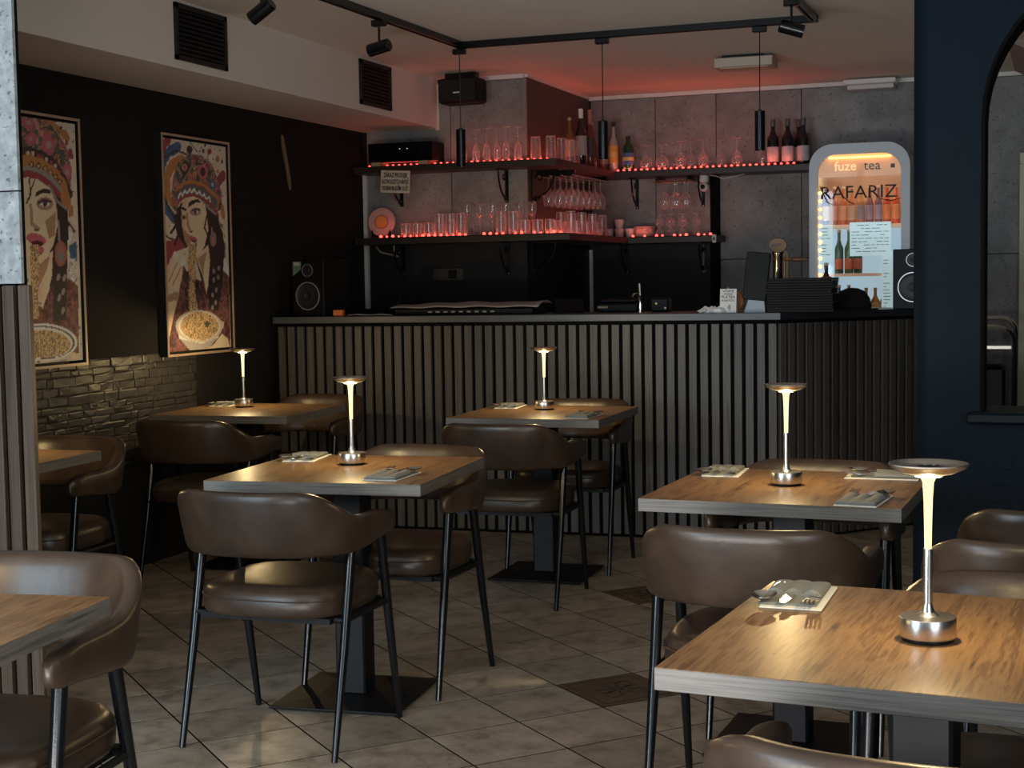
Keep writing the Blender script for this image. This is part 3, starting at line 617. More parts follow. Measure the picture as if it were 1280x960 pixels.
# ------------------------------------------------------------------ fridge
FX0, FX1, FY, FZ = -1.476, -.873, 9.28, 2.155
fr = thing('drinks_fridge', 'tall white rounded drinks fridge with a lit glass door', 'fridge', ((FX0+FX1)/2, FY, 0))
hw = (FX1-FX0)/2; FRW = plain('fridge_white', (.55,.60,.66), .35)
def rr(hx, z0, z1, r, rb=.02, n=7):
    p = [(-hx+rb, z0), (hx-rb, z0), (hx, z0+rb)]
    p += [(hx - r + r*math.cos(PI/2*k/n), z1 - r + r*math.sin(PI/2*k/n)) for k in range(n+1)]
    p += [(-hx + r - r*math.sin(PI/2*k/n), z1 - r + r*math.cos(PI/2*k/n)) for k in range(n+1)]
    return p + [(-hx, z0+rb)]
po, pi_ = rr(hw, .06, FZ, .14), rr(hw - .052, .30, FZ - .065, .11)
# cabinet shell: outer back box, front ring frame, inner liner
m = MB(); n = len(po)
V = [(p[0], 0, p[1]) for p in po] + [(p[0], 0, p[1]) for p in pi_] + [(p[0], .50, p[1]) for p in po] + [(p[0], .44, p[1]) for p in pi_]
F = []
for i in range(n):
    j = (i+1) % n; F += [(i,j,n+j,n+i), (i,2*n+i,2*n+j,j), (n+i,n+j,3*n+j,3*n+i)]
F += [tuple(2*n+i for i in range(n))]
m.add(V, F); obj('cabinet', m, FRW, fr)
obj('plinth', MB().box(-hw+.03,.03,0,hw-.03,.47,.06), PLASTIC_BLACK, fr)
bk = MB(); bk.prism([(p[0]*.995, p[1]) for p in pi_ if p[1] > 1.9] + [(-hw+.053,1.66),(hw-.053,1.66)], .425, .435, ax=1); obj('upper_liner', bk, plain('fridge_liner', (.42,.33,.28), .5), fr)
bk = MB(); bk.box(-hw+.054, .425, .33, hw-.054, .435, 1.655); obj('lit_back_panel', bk, emit('fridge_lightbox', (.50,.80,1.0), .36), fr)
gd = obj('glass_door', MB().prism([(p[0]*.995, p[1]) for p in pi_], .006, .012, ax=1), GLASS_DOOR, fr)
hd = MB(); hd.prism([(-hw+.056,1.955)] + [(hw-.056,1.955)] + [(p[0]*.99, p[1]) for p in pi_ if p[1] > 1.96], .03, .04, ax=1)
hp = obj('backlit_header', hd, emit('header_glow', (.90,.50,.26), .13), fr)
text('lettering', 'fuze', .082, emit('orange_letters', (1.0,.62,.28), .75), hp, (-.085, .028, 2.018)); text('lettering', 'tea', .082, INK, hp, (.075, .028, 2.018))
obj('badge', MB().box(.185,.026,2.0,.209,.029,2.024), PLASTIC_BLACK, hp)
text('lettering', 'RAFARIZ', .112, INK, gd, (-.005, .004, 1.855), sx=1.06)
for pts in ([(-.235,.003,1.90),(-.19,.003,1.80),(-.15,.003,1.785)], [(-.10,.003,1.84),(-.06,.003,1.80),(-.02,.003,1.785)], [(.12,.003,1.815),(.19,.003,1.80),(.25,.003,1.815)]):
    obj('letter_swash', MB().tube(pts, [.003,.004,.001], 6), INK, gd)
# warm led rope round the opening
m = MB()
for k in range(26): m.lathe([(.006,0),(.011,.007),(.011,.014),(.004,.020)], 8, (-hw+.068, -.002, .60 + .050*k))
o = obj('side_led_rope', m, LED_WARM, fr); o['kind'] = 'stuff'
m = MB()
for k in range(22): m.lathe([(.006,0),(.008,.005),(.004,.010)], 8, (-.18 + .0172*k, .02, FZ - .088))
o = obj('top_led_rope', m, LED_WARM, fr); o['kind'] = 'stuff'
light('fridge_top_light', 'AREA', (0, .05, FZ - .10), 1.5, (1.0,.66,.30), size=.42, size_y=.03, parent=fr)
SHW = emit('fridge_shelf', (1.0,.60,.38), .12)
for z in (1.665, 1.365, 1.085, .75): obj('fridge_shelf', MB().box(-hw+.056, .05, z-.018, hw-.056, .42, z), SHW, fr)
fcx = (FX0+FX1)/2
cols = [((.05,.07,.45),(.75,.8,.9)), ((.35,.10,.05),(.55,.25,.18)), ((.45,.14,.06),(.7,.35,.2)), ((.40,.16,.09),(.6,.4,.3)), ((.40,.2,.1),(.3,.25,.3)), ((.22,.10,.12),(.35,.25,.35)), ((.18,.1,.16),(.4,.3,.4)), ((.55,.08,.03),(.8,.25,.1)), ((.60,.09,.03),(.85,.3,.12))]
nmz = ['blue bottle with a white label at the left of the top fridge shelf','red brown bottle second from left on the top fridge shelf','orange red bottle third from left on the top fridge shelf','pale red bottle fourth from left on the top fridge shelf',
       'amber bottle with dark label in the middle of the top fridge shelf','dark purple bottle right of the middle of the top fridge shelf','plum coloured bottle seventh from left on the top fridge shelf','bright red bottle second from right on the top fridge shelf','bright orange bottle at the right end of the top fridge shelf']
for i, (g_, l_) in enumerate(cols):
    bottle((fcx - .215 + .053*i, FY + .11, 1.6655), nmz[i], .235, .0235, g_, l_, (.5,.4,.35), l0=.12, l1=.5)
for i, (dx, g_, lc) in enumerate(((-.135,(.02,.10,.05),(.75,.2,.1)), (-.075,(.10,.16,.06),(.8,.22,.1)), (-.02,(.02,.09,.04),(.6,.15,.1)))):
    bottle((fcx + dx, FY + .11, 1.3655), ('dark green bottle with a red label, left of three in the fridge','pale necked green bottle, middle of three in the fridge','dark green bottle, right of three behind the paper sheet')[i], .27, .027, g_, lc, (.5,.35,.25), l0=.10, l1=.34)
for i, dx in enumerate((-.19, -.135, -.075)):
    bottle((fcx + dx, FY + .11, 1.0855), ('small dark bottle at the left of the lower fridge shelf','small dark bottle second from left on the lower fridge shelf','small dark bottle third from left on the lower fridge shelf')[i], .21, .026, (.05,.03,.03), (.4,.12,.08), (.6,.55,.5))
for i, dx in enumerate((.03, .085, .14)):
    bottle((fcx + dx, FY + .11, 1.0855), ('orange drink bottle left of the three behind the black cap','orange drink bottle in the middle behind the black cap','orange drink bottle right of the three behind the black cap')[i], .19, .027, (.55,.20,.05), (.75,.45,.15), (.7,.35,.1))
# paper sheets on the glass door
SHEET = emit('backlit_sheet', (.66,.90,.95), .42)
def sheet(x0, z0, x1, z1, lab, y):
    t = thing('paper_sheet', lab, 'paper', (fcx, FY - .004, 0)); obj('sheet', MB().box(x0, y, z0, x1, y + .0015, z1), SHEET, t, smooth=0)
    m = MB(); z = z1 - .02
    while z > z0 + .02:
        a = x0 + .012
        while a < x1 - .03:
            b = min(a + random.uniform(.015, .05), x1 - .012)
            if random.random() < .75: m.box(a, y - .0006, z, b, y, z + .0035)
            a = b + .008
        z -= .020
    o = obj('printed_lines', m, plain('grey_print', (.10,.14,.16), .8), t); o['kind'] = 'stuff'
sheet(-.238, 1.42, -.158, 1.66, 'narrow printed sheet on the left of the fridge door', 0)
sheet(-.055, 1.47, .190, 1.675, 'wide printed sheet in the middle of the fridge door', 0)
sheet(.135, 1.10, .200, 1.50, 'long narrow sheet below the wide sheet on the fridge door', .0018)

# ------------------------------------------------------------------ things on the bar
def loudspeaker(loc, rz, label):
    t = thing('studio_speaker', label, 'speaker', loc, rz)
    obj('cabinet', MB().cbox(-.105, .0, 0, .105, .26, .315, .004), PLASTIC_BLACK, t)
    def disc(name, r, z, mat, prof): return obj(name, MB().lathe(prof, 28).mesh(name, mat), parent=t, loc=(0,-.0005,z), rot=(PI/2,0,0))
    cone = plain('speaker_cone', (.012,.013,.016), .5); ring = plain('silver_ring', (.45,.46,.48), .35, .6)
    disc('woofer', .08, .115, cone, [(.001,.004),(.022,.010),(.024,.004),(.060,.001),(.072,.006),(.076,.001)])
    obj('woofer_ring', MB().lathe([(.074,0),(.079,0),(.079,.006),(.074,.006),(.074,0)], 36, cap=False).mesh('woofer_ring', ring), parent=t, loc=(0,-.0005,.115), rot=(PI/2,0,0))
    disc('tweeter', .036, .258, cone, [(.001,.008),(.010,.006),(.013,.002),(.034,.001)])
    obj('tweeter_ring', MB().lathe([(.033,0),(.0355,0),(.0355,.004),(.033,.004),(.033,0)], 28, cap=False).mesh('tweeter_ring', ring), parent=t, loc=(0,-.0005,.258), rot=(PI/2,0,0))
    return t
sp = loudspeaker(on_bar(-2.62, .06), -.10, 'black two way speaker at the left end of the bar')
obj('sticker', MB().add([(-.098,-.0006,.308),(-.040,-.0006,.308),(-.046,-.0006,.262),(-.075,-.0006,.243),(-.098,-.0006,.228)], [(0,1,2,3,4)]), plain('green_sticker', (.10,.18,.14), .5), sp, smooth=0)
obj('sticker_print', MB().box(-.092,-.0012,.286,-.050,-.0007,.304), plain('pale_print', (.35,.38,.42), .5), sp)
p = on_bar2(.72, .10); loudspeaker((p[0]+.215, p[1]-.03, p[2]), -.10, 'black two way speaker half hidden by the navy wall')
# dj controller under a dust cover
t = thing('dj_controller', 'long black dj controller half covered by a grey cloth on the bar', 'controller', on_bar(-1.72, .20), BA)
obj('body', MB().cbox(-.40, -.10, .0, .40, .17, .036, .006), PLASTIC_BLACK, t)
for k in range(9): obj('button', MB().box(-.20 + .045*k, -.103, .014, -.178 + .045*k, -.1, .022), plain('grey_button', (.30,.32,.36), .4), t)
vs_, fs_ = [], []; nx, ny = 26, 8
for i in range(nx + 1):
    for j in range(ny + 1):
        u_, v_ = i/nx, j/ny
        vs_.append((-.42 + .85*u_, -.112 + .29*v_, .040 + .030*math.sin(PI*(.05 + .75*v_))*(.55 + .45*math.sin(u_*3.1)) + .003*math.sin(u_*23 + v_*4) + (.018*max(0, u_ - .8)/.2)*math.sin(PI*v_)))
for i in range(nx):
    for j in range(ny): a = i*(ny+1) + j; fs_.append((a, a+ny+1, a+ny+2, a+1))
o = obj('dust_cloth', MB().add(vs_, fs_), plain('grey_cloth', (.30,.275,.265), .9, 0, .3, 200), smooth=80); o.location = on_bar(-1.72, .20); o.rotation_euler = (0,0,BA); md = o.modifiers.new('thick', 'SOLIDIFY'); md.thickness = .002
tag(o, 'grey dust cloth lying over the dj controller', 'cloth')
# wedge tablet and laptop, orange box
def tilt_tablet(u, dep, w_, hh, lean, label, rz=0):
    t = thing('tablet', label, 'tablet', on_bar(u, dep), BA + rz)
    obj('screen_body', MB().cbox(-w_/2, 0, 0, w_/2, .012, hh, .004), PLASTIC_BLACK, t, (0,0,.004), rot=(-lean,0,0))
    obj('prop', MB().add([(-.02,.0,0),(.02,.0,0),(.02,.09,0),(-.02,.09,0),(-.02,hh*.5*math.sin(lean)+.012,hh*.5),(.02,hh*.5*math.sin(lean)+.012,hh*.5)], [(0,3,2,1),(0,1,5,4),(2,3,4,5),(0,4,3),(1,2,5)]), PLASTIC_BLACK, t)
    return t
tilt_tablet(-2.235, .26, .13, .12, .5, 'small black tilted tablet left of the dj controller', -.4)
tilt_tablet(-1.17, .30, .16, .10, .7, 'black tilted tablet right of the dj controller', .35)
o = obj('orange_box', MB().cbox(-.028,-.02,0,.028,.02,.036,.003), plain('orange_card', (.55,.14,.04), .6)); o.location = on_bar(-2.43, .05); o.rotation_euler = (0,0,.1); tag(o, 'small orange box on the bar beside the left speaker', 'box')
pts = [(-2.40,.10),(-2.33,.07),(-2.27,.10),(-2.20,.06),(-2.13,.09)]
o = obj('cable', MB().tube([(*on_bar(u_, d_)[:2], CT + .004 + .006*(k % 2)) for k, (u_, d_) in enumerate(pts)], .0035, 6), plain('grey_cable', (.35,.33,.32), .5)); tag(o, 'pale cable lying on the bar left of the dj controller', 'cable')
o = obj('cable_bundle', MB().tube([(-4.10,8.60,LS-.05),(-4.06,8.58,LS-.085),(-4.00,8.60,LS-.10),(-3.95,8.61,LS-.115)], .006, 6), plain('tan_cable', (.30,.25,.17), .6)); tag(o, 'tan cable looped below the left end of the lower pier shelf', 'cable')
# wall sockets on the dark pier wall
t = thing('socket_plate', 'dim double socket plate on the dark wall under the shelf', 'socket', (-3.62, YP - .002, 1.40))
obj('plate', MB().cbox(-.11, -.010, -.04, .10, 0, .04, .004), plain('grey_plate', (.045,.04,.035), .4), t); obj('socket', MB().lathe([(.001,0),(.020,0),(.022,.003),(.001,.003)], 16).mesh('socket', PLASTIC_BLACK), parent=t, loc=(.03,-.010,0), rot=(PI/2,0,0)); obj('plug', MB().cbox(.005,-.028,-.026,.055,-.011,.026,.003), PLASTIC_BLACK, t)
# faucet and dark utensils
t = thing('bar_tap', 'slim chrome tap standing at the rear of the bar', 'tap', on_bar(-.80, .40))
obj('spout', MB().tube([(0,0,0),(0,0,.05),(-.004,-.004,.085),(-.012,-.02,.10),(-.024,-.04,.098),(-.03,-.052,.082)], .007, 10), CHROME, t); obj('lever', MB().tube([(0,0,.09),(-.006,.008,.155)], [.006,.0075], 8), CHROME, t); obj('base_ring', MB().lathe([(.001,0),(.016,0),(.015,.010),(.001,.012)], 14), CHROME, t)
t = thing('grill_machine', 'low dark appliance at the rear of the bar left of the tap', 'appliance', on_bar(-.92, .50), BA)
obj('body', MB().cbox(-.13,-.06,0,.10,.06,.05,.008), PLASTIC_BLACK, t); obj('lid', MB().cbox(-.12,-.05,.05,.09,.05,.075,.01), PLASTIC_BLACK, t); obj('handle', MB().box(-.128,-.068,.022,-.07,-.06,.034), plain('tan_handle', (.38,.24,.13), .6), t)
t = thing('grinder', 'small dark machine with brass buttons right of the tap', 'machine', on_bar(-.70, .48), BA)
obj('body', MB().cbox(-.05,-.05,0,.05,.05,.075,.008), PLASTIC_BLACK, t)
for x, z in ((-.018,.045),(.032,.02)): obj('button', MB().lathe([(.001,0),(.007,0),(.006,.004),(.001,.005)],10).mesh('button', BRASS), parent=t, loc=(x,-.050,z), rot=(PI/2,0,0))
# notice card, paper napkins, pos screen
t = thing('payment_card_sign', 'white folded payment notice card standing on the bar', 'sign', on_bar(-.265, .055), BA)
obj('card', MB().add([(-.042,0,0),(.042,0,0),(.042,.02,.122),(-.042,.02,.122),(-.042,.05,0),(.042,.05,0)], [(0,1,2,3),(5,4,3,2),(0,3,4),(1,5,2)]), PAPER, t, smooth=0)
tl_ = math.atan2(.02,.122)
def on_card(z): return (0, z*math.sin(tl_)/math.cos(tl_) - .0012, z)
text('lettering', 'VÍTÁME', .017, INK, t, on_card(.110), rot=(PI/2 - tl_, 0, 0)); text('lettering', 'MOŽNÁ', .012, INK, t, on_card(.095), rot=(PI/2 - tl_, 0, 0))
text('lettering', 'PLATBA', .020, INK, t, on_card(.080), rot=(PI/2 - tl_, 0, 0)); text('lettering', 'KARTOU', .016, INK, t, on_card(.062), rot=(PI/2 - tl_, 0, 0))
m = MB()
for k in range(3): m.tube([((.008 + .006*k)*math.cos(a) - .008, -.0008, (.008 + .006*k)*math.sin(a)) for a in np.linspace(-.8,.8,7)], .0012, 5)
obj('contactless_mark', m, plain('blue_ink', (.04,.08,.14), .6), t, on_card(.028), rot=(-tl_,0,0))
vs_, fs_ = [], []
t = thing('crumpled_napkins', 'crumpled white paper napkins on the bar beside the notice card', 'napkin', on_bar(-.35, .06), BA)
for q_ in range(3):
    m = MB(); random.seed(20 + q_)
    m.lathe([(.001,0),(.034,0),(.040,.010),(.028,.022),(.012,.030),(.001,.031)], 11); m.v = [(x*(1+random.uniform(-.25,.25)), y*(1+random.uniform(-.25,.25)), z*(1+random.uniform(-.2,.2)) if z > 0 else 0) for x, y, z in m.v]
    obj('paper_napkin', m, PAPER, t, (-.03 + .035*q_, .012*(q_ % 2), 0), smooth=0)
random.seed(11)
t = thing('wooden_tray', 'small amber wood tray and holder behind the notice card', 'holder', on_bar(-.27, .19), BA); AMB = plain('amber_wood', (.36,.16,.05), .45)
obj('tray', MB().lathe([(.001,-.01),(.055,-.01),(.060,0),(.055,.01),(.001,.01)], 22).mesh('tray', AMB), parent=t, loc=(.01,0,.060), rot=(PI/2+.2,0,0)); obj('peg', MB().lathe([(.001,0),(.012,0),(.010,.11),(.006,.128),(.001,.13)], 10), BRASS, t, (-.02,.03,0)); obj('foot', MB().box(-.05,-.01,0,.05,.03,.012), AMB, t)
t = thing('pos_monitor', 'tall black cash register screen tilted on a pale stand', 'monitor', on_bar(-.135, .10), BA - .12)
obj('screen', MB().cbox(-.062,-.012,0,.062,.012,.245,.004), PLASTIC_BLACK, t, (0,0,.062), rot=(-.02,.10,0)); obj('hinge', MB().box(-.03,.012,.10,.03,.045,.16), PLASTIC_BLACK, t)
obj('stand', MB().add([(-.05,-.02,0),(.06,-.02,0),(.06,.10,0),(-.05,.10,0),(-.02,.02,.12),(.04,.02,.12),(.04,.06,.12),(-.02,.06,.12)], [(0,3,2,1),(4,5,6,7),(0,1,5,4),(1,2,6,5),(2,3,7,6),(3,0,4,7)]), plain('pale_blue_stand', (.42,.50,.58), .5), t)
# beer tower
t = thing('beer_tower', 'chrome beer tower with oval badge and two wooden tap handles', 'beer tap', on_bar(-.05, .40), BA)
obj('column', MB().lathe([(.001,0),(.048,0),(.048,.012),(.030,.02),(.030,.29),(.034,.30),(.034,.318),(.001,.322)], 22), CHROME, t)
obj('side_rod', MB().tube([(.048,-.01,.012),(.048,-.01,.31)], .006, 8), BRASS, t)
bdg = obj('badge', MB().lathe([(.001,-.006),(.046,-.006),(.050,0),(.046,.006),(.001,.006)], 30).mesh('badge', plain('badge_rim', (.14,.07,.03), .4)), parent=t, loc=(0,-.03,.345), rot=(PI/2,0,0)); bdg.scale = (1,.8,1)
obj('badge_face', MB().lathe([(.001,.0065),(.041,.0065),(.041,.008),(.001,.008)], 30).mesh('badge_face', plain('badge_tan', (.25,.16,.08), .6)), parent=bdg)
m = MB()
for k in range(4): m.tube([(-.026 + .013*k + .006*math.cos(a), .008*math.sin(a) + .002*k, .0085) for a in np.linspace(0, 5.2, 9)], .0014, 5)
obj('badge_script', m, plain('purple_script', (.10,.03,.18), .5), bdg)
for sx, L_ in ((-1, .13), (1, .13)):
    hnd = obj('tap_arm', MB().tube([(sx*.03,-.01,.27),(sx*.07,-.015,.27)], .007, 8), BRASS, t)
    obj('tap_handle', MB().lathe([(.001,0),(.008,0),(.0135,.02),(.012,.05),(.008,.07),(.006,.085),(.001,.088)], 12).mesh('tap_handle', plain('dark_wood_handle', (.16,.07,.03), .35)), parent=hnd, loc=(sx*.065,-.015,.27), rot=(0, sx*PI/2, 0))
# stack of black menus
for k in range(13):
    t_ = .15; q = on_bar(.105, .13)
    o = obj('menu_folder', MB().cbox(-.165,-.11,0,.165,.11,.0128,.0012), plain('black_menu_cover', (.003,.003,.0035), .55, spec=.2), smooth=0)
    o.location = (q[0] + random.uniform(-.005,.005), q[1] + random.uniform(-.005,.005), 1.170 + .0133*k + .0004); o.rotation_euler = (0,0,.03 + random.uniform(-.03,.03))
    tag(o, '%s black menu folder from the bottom of the stack at the bar corner' % ORD[k], 'menu', 'black menu folders stacked on the bar')
# block with dark bottle, cap
q = on_bar2(.42, .12)
o = obj('wood_block', MB().cbox(-.032,-.03,0,.032,.03,.034,.002), plain('pale_block', (.50,.34,.19), .6)); o.location = q; o.rotation_euler = (0,0,.3); tag(o, 'small pale wood block under the dark bottle on the bar', 'block')
bottle((q[0], q[1], q[2] + .0346), 'dark bottle with a red label on a wood block in front of the fridge', .215, .027, (.035,.018,.015), (.62,.16,.08), (.6,.5,.45), l0=.48, l1=.66)
q = on_bar2(.60, .12); t = thing('baseball_cap', 'black cloth cap lying on the bar before the fridge', 'cap', q, .2); FEL = plain('black_felt', (.008,.008,.010), .9)
obj('crown', MB().lathe([(.001,0),(.098,0),(.100,.02),(.092,.06),(.065,.098),(.03,.113),(.001,.116)], 22), FEL, t)
obj('brim', MB().prism([(.12*math.cos(a)*1.0, -.06 - .12*math.sin(a)*.75) for a in np.linspace(0,PI,14)], .001, .006), FEL, t)
q = on_bar2(.66, .03); t = thing('metal_dish', 'tiny metal dish at the right end of the bar', 'dish', q); obj('dish_body', MB().lathe([(.001,0),(.025,0),(.036,.008),(.034,.009),(.001,.004)], 18), BRASS, t)

# ------------------------------------------------------------------ ceiling: track, spots, pendants, vents
TZ = CEIL_Z - .034
t = thing('lighting_track', 'black lighting track running in a corner along the ceiling', 'track', (0,0,0))
def run(x0, y0, x1, y1, nm='track_rail'):
    a = math.atan2(y1-y0, x1-x0); L_ = math.hypot(x1-x0, y1-y0)
    obj(nm, MB().cbox(0, -.018, 0, L_, .018, .034, .002), METAL_BLACK, t, (x0, y0, TZ), a)
    obj('rail_slot', MB().box(0.01, -.006, -.0008, L_ - .01, .006, .0005), BLACK, t, (x0, y0, TZ), a)
run(-3.09, 3.0, -2.99, 7.34); run(-3.01, 7.36, -1.145, 7.36); run(-1.145, 7.34, -1.145, 3.0)
obj('corner_joint', MB().cbox(-3.01,7.34,TZ-.001,-2.97,7.38,TZ+.034,.002), METAL_BLACK, t); obj('corner_joint', MB().cbox(-1.165,7.34,TZ-.001,-1.125,7.38,TZ+.034,.002), METAL_BLACK, t)
def spot(x, y, yaw, pitch, label):
    t = thing('track_spotlight', label, 'spotlight', (x, y, TZ), yaw, 'black track spotlights')
    obj('adapter', MB().cbox(-.035,-.017,-.030,.035,.017,-.001,.003), METAL_BLACK, t); obj('stem', MB().tube([(0,0,-.03),(0,0,-.10)], .006, 8), METAL_BLACK, t)
    hd_ = obj('lamp_head', MB().lathe([(.001,-.055),(.026,-.055),(.030,-.050),(.030,.055),(.027,.056),(.024,.045),(.001,.042)], 22).mesh('lamp_head', METAL_BLACK), parent=t, loc=(0,0,-.128), rot=(0, PI/2 + pitch, 0))
    obj('lens', MB().lathe([(.001,.043),(.024,.046),(.001,.048)], 18).mesh('lens', plain('dull_lens', (.10,.10,.10), .3)), parent=hd_)
spot(-3.012, 6.40, PI - .1, .18, 'black track spotlight between the two wall vents'); spot(-3.036, 5.35, PI, .55, 'black track spotlight at the top edge near the first vent'); spot(-1.145, 6.72, .2, .30, 'black track spotlight near the right corner of the track')
for x, zt, lab in ((-3.0+.0, 2.162, 'left black cylinder pendant hanging in front of the pier shelf'), (-2.215, 2.165, 'middle black cylinder pendant hanging before the liquor bottles'), (-1.41, 2.172, 'right black cylinder pendant hanging beside the dark wine bottles')):
    t = thing('pendant_lamp', lab, 'pendant lamp', (x, 7.36, 0), 0, 'black cylinder pendants over the bar')
    obj('adapter', MB().cbox(-.035,-.017,TZ-.030,.035,.017,TZ-.001,.003), METAL_BLACK, t); obj('cord', MB().tube([(0,0,TZ-.03),(0,0,zt)], .0028, 6), METAL_BLACK, t)
    obj('cylinder_shade', MB().lathe([(.001,zt),(.008,zt),(.010,zt-.006),(.0255,zt-.008),(.0255,zt-.198),(.023,zt-.20),(.021,zt-.18),(.001,zt-.18)], 24), METAL_BLACK, t)
VB = plain('vent_black', (.010,.010,.011), .5)
for y0, y1, lab in ((5.70, 6.13, 'large black louvred vent grille at the top left'), (7.535, 7.94, 'smaller looking black louvred vent grille near the loudspeaker')):
    t = thing('vent_grille', lab, 'vent', (-3.675, (y0+y1)/2, 2.47), 0, 'black vent grilles on the soffit'); hy = (y1-y0)/2; hz = .124
    m = MB(); m.box(0,-hy,-hz,.012,hy,-hz+.022); m.box(0,-hy,hz-.022,.012,hy,hz); m.box(0,-hy,-hz,.012,-hy+.022,hz); m.box(0,hy-.022,-hz,.012,hy,hz)
    obj('frame', m, VB, t); obj('back', MB().box(0,-hy+.02,-hz+.02,.002,hy-.02,hz-.02), BLACK, t)
    for k in range(10):
        z = -hz + .030 + .0205*k
        obj('louvre', MB().prism([(.002,z+.012),(.011,z-.002),(.0122,z-.001),(.003,z+.0135)], -hy+.022, hy-.022, ax=1), VB, t, smooth=0)
t = thing('emergency_light', 'beige box emergency light on the ceiling over the bar', 'light', (-1.705, 8.45, CEIL_Z), .02)
obj('mount', MB().box(-.13,.0,-.022,.10,.12,0), PLASTIC_BLACK, t); obj('housing', MB().cbox(-.165,-.05,-.075,.165,.14,-.020,.004), plain('beige_housing', (.46,.38,.29), .5), t); obj('diffuser', MB().box(-.135,-.03,-.078,.135,.12,-.074), plain('diffuser_plate', (.62,.47,.36), .5), t)
t = thing('air_curtain', 'slim white ventilation unit at the top of the back wall', 'ventilation unit', (-1.17, 9.80, 2.555), 0)
obj('housing', MB().cbox(-.165,-.06,.010,.165,.13,.045,.006), WHITE_PLASTIC, t); obj('outlet', MB().cbox(-.14,-.04,-.020,.15,.12,.010,.004), plain('white_outlet', (.58,.57,.55), .5), t)
# wooden stick on the left wall
pts = [(XL+.022, 7.555, 2.20), (XL+.024, 7.57, 2.12), (XL+.024, 7.60, 2.03), (XL+.022, 7.625, 1.95), (XL+.02, 7.64, 1.895)]
t = thing('driftwood_stick', 'thin crooked wooden stick hung on the charcoal wall', 'stick', (0,0,0)); obj('branch', MB().tube(pts, [.008,.014,.012,.013,.006], 8), plain('weathered_wood', (.17,.11,.06), .7, 0, .5, 80, var=.3), t); obj('nail', MB().tube([(XL-.002,7.565,2.15),(XL+.03,7.565,2.15)], .003, 6), STEEL, t)
